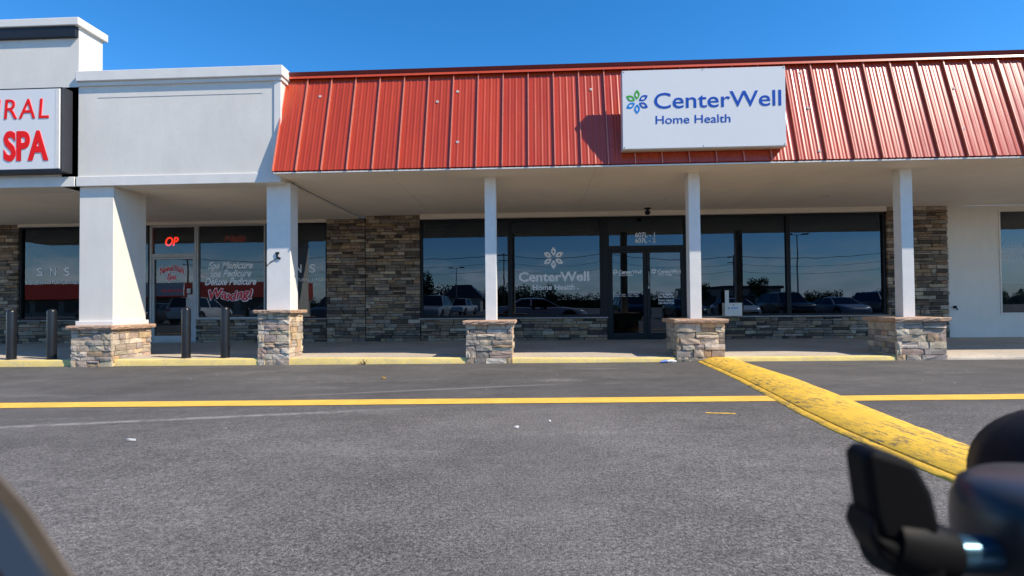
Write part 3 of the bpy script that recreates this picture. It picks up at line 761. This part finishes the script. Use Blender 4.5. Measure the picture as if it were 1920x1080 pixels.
# ================================================================== WHITE SHOP
shp = root('white_shop', 'white painted shop wall with a large poster window beside stone pilaster', 'building', (12, 15, 0))
mb = MB()
wx0, wx1, wz0, wz1 = 10.66, 13.6, .66, 3.06
for y in (YW-.03, YW+.2):
    mb.v += [(9.49, y, .05), (16.2, y, .05), (16.2, y, SOF), (9.49, y, SOF), (wx0, y, wz0), (wx1, y, wz0), (wx1, y, wz1), (wx0, y, wz1)]
for i in range(4):
    j = (i+1) % 4; mb.f += [(i, j, 4+j, 4+i), (8+i, 12+i, 12+j, 8+j), (i, 8+i, 8+j, j), (4+i, 4+j, 12+j, 12+i)]
mb.build('wall', 'stucco', shp)
pl = box('stone_pilaster', 'mortar', shp, 8.112, 9.488, YW-.05, YW+.2, .05, SOF); lay(pl, 8.116, 9.484, .128, SOF-.003, YW-.05, .065)
w5 = window(wx0+.002, wx1-.002, wz0+.002, wz1-.002, shp, 'white_trim', 'glass_clear', .03)
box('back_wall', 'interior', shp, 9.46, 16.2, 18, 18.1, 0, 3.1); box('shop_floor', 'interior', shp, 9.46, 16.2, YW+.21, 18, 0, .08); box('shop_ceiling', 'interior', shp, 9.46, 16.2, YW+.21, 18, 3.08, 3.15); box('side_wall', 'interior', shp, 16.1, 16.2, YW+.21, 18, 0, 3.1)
po = root('window_poster', 'pale blue poster with grey lettering hanging inside the white shop window', 'poster', (12, YW+.1, 1.3))
box('sheet', 'poster', po, 10.70, 13.4, YW+.10, YW+.106, 1.36, 2.62)
lettering('for than', 'poster_ink', po, 10.80, 11.85, 2.20, .16, YW+.0995, .002, shear=.15, offset=.02)
lettering('think yo', 'poster_ink', po, 10.80, 11.95, 1.95, .16, YW+.0995, .002, shear=.15, offset=.02)
box('picture_band', 'poster_low', po, 10.70, 13.4, YW+.10, YW+.106, .75, 1.359)

# ================================================================== SMALL FIXTURES
bmesh_pts = [(.072, -.02), (.072, .84), (.069, .862), (.058, .878), (.040, .888), (.014, .893)]
bol = MB().lathe(bmesh_pts, 28).mesh('bollard', True); bol.materials.append(MATS['black_paint'])
basepl = MB().lathe([(.085, -.02), (.085, .012), (.074, .016)], 28).mesh('foot_ring', True); basepl.materials.append(MATS['black_paint'])
for i, (x, lab) in enumerate(((-9.33, 'black steel bollard in the pair before the SNS window, away from the thick pillar'), (-8.58, 'black steel bollard before the SNS window, close to the thick white pillar'), (-6.13, 'black steel bollard in front of the salon door'), (-5.43, 'black steel bollard in front of the Spa Manicure window'))):
    rb = root('bollard', lab, 'bollard', (x, 8.90, .104+gz(x)), 'black bollards along the kerb', world=False)
    link('pipe', bol, None, rb); link('foot_ring', basepl, None, rb)
for i, (x, y, z) in enumerate(((-.69, 11.12, SOF), (2.64, 11.15, SOF), (6.02, 11.24, SOF), (-7.08, 10.98, SOFL))):
    rl = root('recessed_light', ('round recessed light in the soffit before the flower logo window', 'round recessed light in the soffit before the office entrance', 'round recessed light in the soffit before the stone pilaster', 'round recessed light in the soffit before the salon door')[i], 'light', (x, y, z), 'recessed soffit lights', world=False)
    MB().lathe([(.085, 0), (.085, -.008), (.07, -.012), (.062, -.004)], 24).build('trim_ring', 'lamp_white', rl); MB().lathe([(.060, .0), (.05, -.003)], 24).build('lens', 'lamp_white', rl)
cd = root('dome_camera', 'small dark dome security camera over the office entrance', 'camera', (2.55, 12.22, SOF), world=False)
MB().lathe([(.075, 0), (.075, -.02), (.04, -.032)], 20).build('mount_plate', 'bronze', cd); MB().lathe([(.03, -.03), (.03, -.075)], 14).build('stem', 'bronze', cd)
MB().lathe([(.05, -.07), (.062, -.095), (.06, -.125), (.045, -.148), (.02, -.16), (.004, -.163)], 20).build('dome', 'bronze', cd, smooth=True)
lb = root('drop_box', 'small white drop box with a tall hanger standing on the window ledge', 'box', (4.52, 12.52, .668), world=False)
box('case', 'post_white', lb, -.195, .195, -.13, .07, 0, .30, bev=.008); box('lid', 'white_trim', lb, -.198, .198, -.134, .074, .282, .304, bev=.004)
box('hanger', 'post_white', lb, -.13, -.04, .045, .062, .295, .60, bev=.003)
lettering('o', 'blue_dark', lb, -.12, -.085, .165, .05, -.1305, .002, offset=.05); box('printed_line', 'blue_light', lb, -.055, .10, -.1312, -.1302, .192, .203); box('printed_line', 'blue_light', lb, -.055, .09, -.1312, -.1302, .168, .178); box('keyhole', 'sign_frame', lb, -.01, .012, -.1355, -.1335, .245, .268)
tap = root('hose_faucet', 'small dark faucet stub sticking out of the white shop wall', 'faucet', (9.63, YW-.03, .82), world=False)
MB().tube([(0, .01, 0), (0, -.06, 0)], .022, 10).build('pipe', 'bronze', tap); MB().lathe([(.034, 0), (.034, .022)], 12).build('handle', 'bronze', tap, loc=(-.004, -.045, .018)); MB().tube([(0, -.05, 0), (.022, -.06, -.02), (.028, -.062, -.06)], .014, 8).build('spout', 'bronze', tap)
ck = root('cable_bracket', 'black clip with loose cable on the medium white pillar', 'bracket', (-4.50, 8.93, 1.86), world=False)
MB().prism([(-.045, .055), (.015, .06), (.02, .03), (-.012, .02), (.0, -.02), (.045, -.04), (.04, -.07), (-.02, -.055), (-.028, .0)], 'y', -.022, .002).build('clip', 'bronze', ck)
MB().tube([(-.01, -.008, -.05), (-.06, -.010, -.075), (-.13, -.010, -.11), (-.18, -.008, -.16), (-.212, -.004, -.19)], .006, 6).build('cable', 'cable', ck)

# litter, weed
def bit(name, label, cat, x, y, w, d, mat, rz, h=.012):
    mb = MB(); rk = random.Random(int(abs(x*37+y*11)*10)); n = 7; ring = []
    for i in range(n):
        a = 2*math.pi*i/n; q = rk.uniform(.7, 1.); ring.append((w/2*q*math.cos(a), d/2*q*math.sin(a)))
    mb.loft([[(p[0], p[1], z+rk.uniform(0, h*.5)) for p in ring] for z in (.001, h)])
    o = mb.build(name, mat); o.location = (x, y, gz(x)+.001); o.rotation_euler = (0, 0, rz); tag(o, label, cat); return o
bit('paper_scrap', 'thin white paper scrap lying on asphalt below the salon', 'litter', -2.96, 3.70, .075, .02, 'paper', .1)
bit('paper_scrap', 'round white paper scrap lying on open asphalt toward the office', 'litter', -.175, 4.09, .045, .025, 'paper', .2)
bit('paper_scrap', 'tiny white scrap beside the round paper scrap', 'litter', .09, 4.29, .022, .016, 'paper', .6)
bit('fallen_leaf', 'single tan fallen leaf between the yellow line and the kerb', 'leaf', -2.05, 6.9, .06, .045, 'leaf_tan', .5, .02)
lw = root('drink_wrapper', 'crumpled blue and white wrapper lying by the stone base and berm', 'wrapper', (2.10, 8.60, gz(2.1)), world=False, rz=.35)
MB().tube([(-.16, 0, .02), (-.06, .01, .028), (-.02, 0, .025)], [.012, .026, .02], 7).build('blue_end', 'wrap_blue', lw); MB().tube([(-.03, 0, .024), (.05, -.01, .03), (.15, .01, .016)], [.02, .028, .01], 7).build('white_end', 'paper', lw)
rk = random.Random(4); wd = root('dry_weed', 'dry brown weed growing from the kerb joint', 'weed', (-2.93, KY-.03, gz(-2.93)), world=False)
for i in range(16):
    a = rk.uniform(0, 6.28); l = rk.uniform(.05, .13); e = rk.uniform(.3, 1.2)
    d = Vector((math.cos(a)*math.cos(e), -abs(math.sin(a))*math.cos(e)*.7, math.sin(e)))*l; s_ = Vector((-math.sin(a), math.cos(a), 0))*.006
    b_ = Vector((rk.uniform(-.06, .06), rk.uniform(-.02, .0), 0))
    mb = MB(); mb.quad(b_-s_, b_+s_, b_+d*.6+s_, b_+d*.6-s_); mb.v.append(tuple(b_+d)); mb.f.append((3, 2, 4)); mb.build('blade', 'weed', wd)
rk = random.Random(9); mb = MB()
for i in range(90):
    x = rk.uniform(-9, 8); y = rk.choice([rk.uniform(5.7, 8.6), rk.uniform(8.0, 8.68), rk.uniform(1.8, 5)]); s_ = rk.uniform(.003, .010)
    b = len(mb.v); zz = gz(x)+.001
    mb.v += [(x-s_, y-s_*.6, zz), (x+s_, y-s_*.7, zz), (x+s_*.6, y+s_, zz), (x-s_*.8, y+s_*.7, zz), (x, y, zz+s_*.7)]
    mb.f += [(b, b+1, b+4), (b+1, b+2, b+4), (b+2, b+3, b+4), (b+3, b, b+4)]
o = mb.build('grit', 'sill'); o['kind'] = 'stuff'; o['label'] = 'scattered pale grit and specks on the asphalt'

# ================================================================== CARS
def car(name, label, loc, rz, paint, kind='sedan', group=None, open_driver=False):
    c = root(name, label, 'car', loc, group, world=False, rz=rz)
    if kind == 'sedan':
        st = [(-2.3, .42, .74, .60), (-2.22, .30, .86, .77), (-1.9, .24, .92, .86), (-1.3, .2, .895, .9), (-.6, .18, .865, .9), (.9, .18, .862, .9), (1.25, .2, .84, .89), (1.9, .22, .76, .84), (2.18, .26, .66, .72), (2.3, .36, .56, .54)]
        belt, roofz, xr = .862, 1.34, (-1.72, -1.0, .25, 1.0); wr = .33
    elif kind == 'suv':
        st = [(-2.25, .45, .9, .70), (-2.18, .34, 1.02, .84), (-1.8, .28, 1.03, .92), (-.6, .25, 1.02, .94), (.9, .25, 1.01, .94), (1.25, .26, .99, .93), (1.9, .28, .93, .89), (2.2, .32, .82, .78), (2.3, .42, .66, .6)]
        belt, roofz, xr = 1.02, 1.70, (-2.12, -1.9, .3, 1.05); wr = .37
    else:
        st = [(-2.8, .5, .98, .88), (-2.75, .45, 1.05, .94), (-1.2, .38, 1.06, .95), (.9, .36, 1.06, .95), (1.3, .36, 1.06, .95), (2.3, .38, 1.02, .92), (2.6, .42, .9, .84), (2.68, .5, .72, .7)]
        belt, roofz, xr = 1.07, 1.86, (-.75, -.6, .75, 1.25); wr = .40
    secs = []
    for (x, zb, zt, w) in st:
        zm = zb+(zt-zb)*.45
        half = [(x, w*.90, zb), (x, w, zm*.8+zb*.2), (x, w, zm+.06), (x, w*.975, zt-.04), (x, w*.93, zt), (x, w*.5, zt+.012)]
        secs.append(half+[(p[0], -p[1], p[2]) for p in reversed(half)])
    MB().loft(secs).build('body', paint, c, smooth=True)
    by, ry = .83*(st[4][3]/.9), .60*(st[4][3]/.9)
    # roof shell
    rows_ = []
    for i in range(7):
        q = i/6; x = xr[1]+(xr[2]-xr[1])*q; zc = roofz-.05*abs(2*q-1)**2.4
        rows_.append([(x, ry*s_, zc-.05*abs(s_)**3) for s_ in (-1, -.9, -.6, -.2, .2, .6, .9, 1)]+[(x, ry*s_, zc-.035-.05*abs(s_)**3) for s_ in (1, .6, 0, -.6, -1)])
    MB().loft(rows_).build('roof', paint, c, smooth=True)
    zr = roofz-.10
    def pil(p, q, w, w2): # quad-section bar
        p, q = Vector(p), Vector(q); 
        mb = MB(); mb.loft([[(a.x-ww, a.y-.025, a.z), (a.x+ww, a.y-.025, a.z), (a.x+ww, a.y+.025, a.z), (a.x-ww, a.y+.025, a.z)] for a, ww in ((p, w), (q, w2))]); mb.build('pillar', paint, c)
    xb = -.42 if kind != 'pickup' else -.62
    for s_ in (-1, 1):
        pil((xr[3], s_*by, belt-.02), (xr[2]-.02, s_*ry, zr+.03), .045, .04)
        pil((xb, s_*by, belt-.02), (xb, s_*ry, zr+.03), .05, .045)
        pil((xr[0]+.06, s_*by, belt-.02), (xr[1]+.05, s_*ry, zr+.03), .10, .09)
        if not (open_driver and s_ > 0):
            link('side_window', MB().quad((xb+.05, s_*by, belt-.01), (xr[3]-.04, s_*by, belt-.01), (xr[2]-.05, s_*ry, zr+.03), (xb+.045, s_*ry, zr+.03)).mesh('side_window', fix=False), 'car_glass', c)
        if kind != 'pickup': link('side_window', MB().quad((xr[0]+.15, s_*by, belt-.01), (xb-.05, s_*by, belt-.01), (xb-.045, s_*ry, zr+.03), (xr[1]+.13, s_*ry, zr+.03)).mesh('side_window', fix=False), 'car_glass', c)
    link('windshield', MB().quad((xr[3], -by+.03, belt-.01), (xr[3], by-.03, belt-.01), (xr[2], ry-.03, zr+.05), (xr[2], -ry+.03, zr+.05)).mesh('windshield', fix=False), 'car_glass', c)
    link('rear_window', MB().quad((xr[0], -by+.05, belt-.01), (xr[0], by-.05, belt-.01), (xr[1], ry-.03, zr+.05), (xr[1], -ry+.03, zr+.05)).mesh('rear_window', fix=False), 'car_glass', c)
    ax = (st[0][0]+.85, st[-1][0]-.88)
    for x in ax:
        for s_ in (-1, 1):
            yo = s_*(st[4][3]+.012)
            wl = MB().tube([(x, yo-s_*.21, wr), (x, yo-s_*.02, wr), (x, yo, wr)], [wr, wr, wr-.02], 24).build('wheel', 'tyre', c, smooth=True)
            MB().tube([(x, yo-s_*.05, wr), (x, yo+s_*.006, wr)], [wr*.66, wr*.62], 16).build('rim', 'rim', wl, smooth=True)
            hub = MB().tube([(x, yo-s_*.19, wr+.03), (x, yo-s_*.004, wr+.03)], wr+.055, 24).build('wheel_arch', 'far_dark', c)
    fx, rx = st[-1], st[0]
    for s_ in (-1, 1):
        box('headlight', 'head_lamp', c, fx[0]-.34, fx[0]-.02, s_*fx[3]*.92-.10, s_*fx[3]*.92+.10, fx[2]-.06, fx[2]+.03, bev=.02)
        box('tail_light', 'tail_lamp', c, rx[0]-.005, rx[0]+.12, s_*rx[3]*.95-.12, s_*rx[3]*.95+.12, rx[2]-.10, rx[2]+.06, bev=.02)
    return c, belt, by
# the photographer's own sedan: the camera sits in its open driver's window
cc, belt, by = car('sedan', 'grey sedan with open side window carrying the camera clamp', (.1, -.79, gz(0)), 0, 'car_grey', open_driver=True)
# its door mirror (local coordinates: world minus (.1,-.79,0))
def loc(x, y, z): return (x-.1, y+.79, z)
def blob(pts_sections, name, mat, parent, smooth=True):
    return MB().loft([[loc(*p) for p in s_] for s_ in pts_sections]).build(name, mat, parent, smooth=smooth)
def oval(cx, cy, cz, rx, rz, n=48, pw=2.6, tilt=0.):
    out = []
    for k in range(n):
        a = 2*math.pi*k/n; ca, sa = math.cos(a), math.sin(a)
        out.append((cx+rx*math.copysign(abs(ca)**(2/pw), ca), cy+tilt*ca, cz+rz*math.copysign(abs(sa)**(2/pw), sa)))
    return out
MX, MZ = .345, .838
mir = blob([oval(MX, .215, MZ, .078, .044), oval(MX, .235, MZ, .100, .055), oval(MX, .27, MZ, .108, .060), oval(MX, .31, MZ, .100, .055), oval(MX, .345, MZ, .078, .044), oval(MX, .362, MZ, .035, .02)], 'mirror_housing', 'rubber', cc)
blob([oval(MX, .2135, MZ, .060, .033), oval(MX, .2145, MZ, .064, .036)], 'mirror_glass', 'car_glass', mir)
blob([[(.30, .08, .80), (.40, .08, .80), (.40, .08, .83), (.30, .08, .83)], [(.30, .25, .79), (.37, .25, .79), (.37, .25, .81), (.30, .25, .81)]], 'mirror_arm', 'rubber', mir, False)
# sail shaped trim standing on the door sill
def sail(off_, yy): # outline offset inward by off_
    pts = [(-.30, .965), (-.235, .936), (-.178, .901), (-.160, .882), (-.146, .862), (-.128, .832), (-.118, .80)]
    return [(p[0]-off_, yy, p[1]-off_*.55) for p in pts]
sb = MB(); A = sail(0, .160); B = sail(.0, .1585); 
blk = [[loc(*p) for p in (a, b, (b[0]-.0035, b[1]-.001, b[2]-.0025), (a[0]-.0032, a[1]+.0, a[2]-.0022))] for a, b in zip(A, B)]
sb.loft(blk); rimp = sb.build('sill_trim', 'rim_beige', cc, smooth=True)
sb = MB(); C1 = sail(.0030, .1583); D1 = sail(.10, .158)
n = len(C1); sb.v = [loc(*p) for p in C1]+[loc(*p) for p in D1]+[loc(p[0], p[1]-.012, p[2]) for p in C1]+[loc(p[0], p[1]-.012, p[2]) for p in D1]
for i in range(n-1): sb.f += [(i, i+1, n+i+1, n+i), (2*n+i, 3*n+i, 3*n+i+1, 2*n+i+1), (i, 2*n+i, 2*n+i+1, i+1), (n+i, n+i+1, 3*n+i+1, 3*n+i)]
sb.f += [(0, n, 3*n, 2*n), (n-1, 3*n-1, 4*n-1, 2*n-1)]
sb.build('sill_panel', 'gloss_dark', cc, smooth=True)
# camera clamp on the sill
cl = root('camera_clamp', 'black camera clamp with wing knob fixed on the car door sill', 'clamp', (.158, .17, .80))
MB().lathe([(.028, .80), (.030, .85), (.031, .872), (.0305, .879), (.0285, .8845), (.024, .8875), (.009, .888), (.008, .882)], 40, (.168, .175)).build('barrel', 'barrel', cl, smooth=True)
box('jaw', 'rubber', cl, .12, .20, .06, .20, .78, .803, bev=.006)
MB().tube([(.138, .170, .868), (.118, .168, .869), (.112, .168, .870)], [.0055, .0055, .005], 16).build('bolt', 'knob_steel', cl, smooth=True)
kn = MB().tube([(.123, .168, .869), (.110, .167, .872), (.103, .166, .874)], [.008, .0105, .009], 18).build('wing_knob', 'rubber', cl, smooth=True)
def wing(pts, y0, y1):
    return MB().prism(pts, 'y', y0, y1).build('wing', 'rubber', kn, bev=.0028)
wing([(.0955, .8995), (.0985, .9025), (.1105, .8985), (.1150, .8900), (.1170, .880), (.1150, .872), (.1000, .876), (.0975, .883)], .160, .172)
wing([(.0970, .8840), (.0985, .8770), (.1150, .8725), (.1170, .866), (.1140, .858), (.1070, .8655), (.0985, .8715), (.0955, .878)], .158, .172)

# other cars in the lot, seen in the shop glass
car('parked_suv', 'silver suv parked in the lot and mirrored in the office window', (-6.8, -8.5, 0), math.pi/2, 'car_silver', 'suv')
car('parked_car', 'white sedan parked nose-in across the lot from the office', (12.3, -8.2, 0), math.pi/2, 'car_white')
car('parked_suv', 'white suv parked tail-first facing away from the salon door', (-22.3, -8.5, 0), -math.pi/2, 'car_white', 'suv')
car('parked_suv', 'black suv parked opposite the salon windows', (-28.5, -8.8, 0), -math.pi/2, 'car_black', 'suv')
car('parked_car', 'dark red sedan parked beside the silver suv', (-9.6, -8.6, 0), math.pi/2, 'car_red')
car('pickup_truck', 'white pickup truck far across the lot', (-8.5, -34, 0), math.pi*.55, 'car_white', 'pickup')
car('parked_car', 'black sedan parked beside the white sedan', (9.2, -8.3, 0), math.pi/2, 'car_black')
car('parked_suv', 'navy suv parked opposite the poster window', (22, -9, 0), math.pi/2, 'car_navy', 'suv')
car('parked_car', 'silver sedan parked opposite the Waxing window', (-17.2, -8.4, 0), math.pi/2, 'car_silver')

for x_, p_, k_, l_ in ((-13.2, 'car_navy', 'suv', 'grey suv parked between the red and the silver sedan'), (5.9, 'car_black', 'suv', 'black suv parked beside the black sedan across from the entrance'), (15.6, 'car_black', 'suv', 'black suv parked beside the white sedan, away from the entrance'), (18.8, 'car_silver', 'sedan', 'silver sedan parked beside the navy suv'), (-25.4, 'car_navy', 'sedan', 'grey sedan parked between the white and black suvs')):
    car('parked_suv' if k_ == 'suv' else 'parked_car', l_, (x_, -8.5, 0), math.pi/2, p_, k_)

# ================================================================== ACROSS THE LOT (mirrored in the glass)
fb = root('red_roofed_store', 'long low store with red roof across the lot', 'building', (-58, -55, 0))
box('wall', 'far_wall', fb, -86, -42, -70, -55, -.3, 3.2); MB().prism([(-54.2, 2.5), (-53.6, 2.6), (-57.2, 5.2), (-70, 5.4), (-70, 2.5)], 'x', -86.5, -41.5).build('roof', 'far_roof', fb)
for i in range(9): box('window', 'far_dark', fb, -85+i*4.8, -81.4+i*4.8, -54.99, -54.9, .5, 2.4)
fs = box('store_sign', 'sign_face', None, -62, -55, -54.0, -53.7, 3.0, 5.0); tag(fs, 'plain white sign board on the far red roofed store', 'sign')
fb2 = root('flat_roofed_store', 'grey flat roofed store far across the lot', 'building', (42, -90, 0))
box('wall', 'far_wall', fb2, 34, 52, -104, -90, -.3, 4.2); box('roof', 'far_dark', fb2, 33.5, 52.5, -104.5, -89.5, 4.2, 4.8)
for i in range(4): box('window', 'far_dark', fb2, 35.5+i*4, 38.5+i*4, -89.99, -89.9, .6, 2.8)
fb3 = root('white_kiosk', 'small white building with grey hipped roof far across the lot', 'building', (-14, -75, 0))
box('wall', 'far_wall', fb3, -18, -11, -80, -75, -.3, 2.6); MB().loft([[(-18.6, -80.6, 2.6), (-10.4, -80.6, 2.6), (-10.4, -74.4, 2.6), (-18.6, -74.4, 2.6)], [(-16, -78.4, 5.2), (-13, -78.4, 5.2), (-13, -76.6, 5.2), (-16, -76.6, 5.2)]]).build('roof', 'far_dark', fb3)
def light_pole(x, y, h, label):
    r_ = root('light_pole', label, 'light pole', (x, y, 0), 'parking lot light poles', world=False)
    MB().tube([(0, 0, -.2), (0, 0, .7), (0, 0, h)], [.12, .10, .06], 10).build('pole', 'steel_pole', r_)
    for s_ in (-1, 1): MB().tube([(0, 0, h-.1), (s_*.7, 0, h)], .04, 6).build('arm', 'steel_pole', r_); box('lamp_head', 'far_dark', r_, s_*1.0-.38, s_*1.0+.38, -.2, .2, h-.06, h+.1)
light_pole(-13.5, -62, 7.4, 'parking lot light pole standing behind the white pickup'); light_pole(32.5, -42, 9.6, 'tall parking lot light pole before the flat roofed store')
def util_pole(x, y, h, label):
    r_ = root('utility_pole', label, 'utility pole', (x, y, 0), 'utility poles', world=False)
    MB().tube([(0, 0, -.2), (0, 0, h)], [.17, .11], 10).build('pole', 'wood_pole', r_)
    for z in (h-.5, h-1.6): box('crossarm', 'wood_pole', r_, -1.2, 1.2, -.07, .07, z-.07, z+.07)
    for sx_ in (-1.05, -.5, .5, 1.05): MB().lathe([(.05, h-.42), (.07, h-.34), (.04, h-.25)], 8, (sx_, 0)).build('insulator', 'far_dark', r_)
ups = [(-75, -84, 12), (-40, -84, 12.5), (-7, -84, 12), (14, -84, 12), (40, -84, 11), (75, -84, 12)]
for (x, y, h), lb_ in zip(ups, ('utility pole behind the red roofed store, far end', 'utility pole at the near corner of the red roofed store', 'utility pole beside the small kiosk', 'utility pole between kiosk and flat roofed store', 'utility pole before the flat roofed store', 'utility pole beyond the flat roofed store')): util_pole(x, y, h, lb_)
for dz, dx, cl_ in ((-.25, -1.05, 'power cable along the far ends of the top crossarms'), (-.25, 1.05, 'power cable along the shop side ends of the top crossarms'), (-1.9, 0, 'power cable strung just below the crossarms'), (-3.4, 0, 'lowest power cable strung between the utility poles')):
    pts = []
    for (a, b) in zip(ups[:-1], ups[1:]):
        for i in range(8):
            q = i/8; pts.append((a[0]+(b[0]-a[0])*q, a[1]+dx*.4, a[2]+(b[2]-a[2])*q+dz-1.1*4*q*(1-q)))
    pts.append((ups[-1][0], ups[-1][1]+dx*.4, ups[-1][2]+dz))
    o = MB().tube(pts, .03, 4).build('power_cable', 'cable'); tag(o, cl_, 'cable', 'overhead cables')
rk = random.Random(21)
def clump(mb, c, r_, n):
    for i in range(n):
        d = Vector((rk.gauss(0, 1), rk.gauss(0, 1), rk.gauss(0, .8))).normalized()*r_*rk.uniform(.45, 1.08); p = Vector(c)+d
        a = Vector((rk.uniform(-1, 1), rk.uniform(-1, 1), rk.uniform(-1, 1))).normalized(); b_ = a.orthogonal().normalized(); s_ = r_*rk.uniform(.09, .2)
        k = len(mb.v); mb.v += [tuple(p-a*s_), tuple(p+b_*s_*.7), tuple(p+a*s_), tuple(p-b_*s_*.7)]; mb.f.append((k, k+1, k+2, k+3))
mb = MB()
for i in range(230):
    x = -190+i*1.7+rk.uniform(-1, 1); y = -140-rk.uniform(0, 25); h = rk.uniform(4.2, 6.6)*(1.15 if -60 < x < 5 else .75)
    for k in range(3): clump(mb, (x+rk.uniform(-1.8, 1.8), y, h*(.3+.28*k)), h*.33, 110)
    k = len(mb.v); mb.v += [(x-2.2, y-1.5, 0), (x+2.2, y-1.5, 0), (x+2.0, y-1.5, h*.62), (x-2.0, y-1.5, h*.62)]; mb.f.append((k, k+1, k+2, k+3))
o = link('far_wood', mb.mesh('far_wood', fix=False), 'foliage'); o['kind'] = 'stuff'; o['label'] = 'dark line of trees beyond the lot'
def tree(x, y, h, label):
    r_ = root('tree', label, 'tree', (x, y, 0), world=False)
    MB().tube([(0, 0, -.2), (.1, 0, h*.3), (0, .1, h*.55), (.2, 0, h*.9)], [.22, .17, .12, .03], 8).build('trunk', 'bark', r_)
    mb = MB()
    for i in range(14): a = rk.uniform(0, 6.28); q = rk.uniform(.1, .32)*h; clump(mb, (q*math.cos(a), q*math.sin(a), h*rk.uniform(.45, .92)), h*.16, 130)
    link('crown', mb.mesh('crown', fix=False), 'foliage', r_)
tree(29.5, -46, 4.2, 'small leafy tree standing by the tall light pole'); tree(26, -60, 4.2, 'round leafy tree behind the tall light pole'); tree(-24, -80, 8, 'leafy tree left of the small kiosk by the wood')
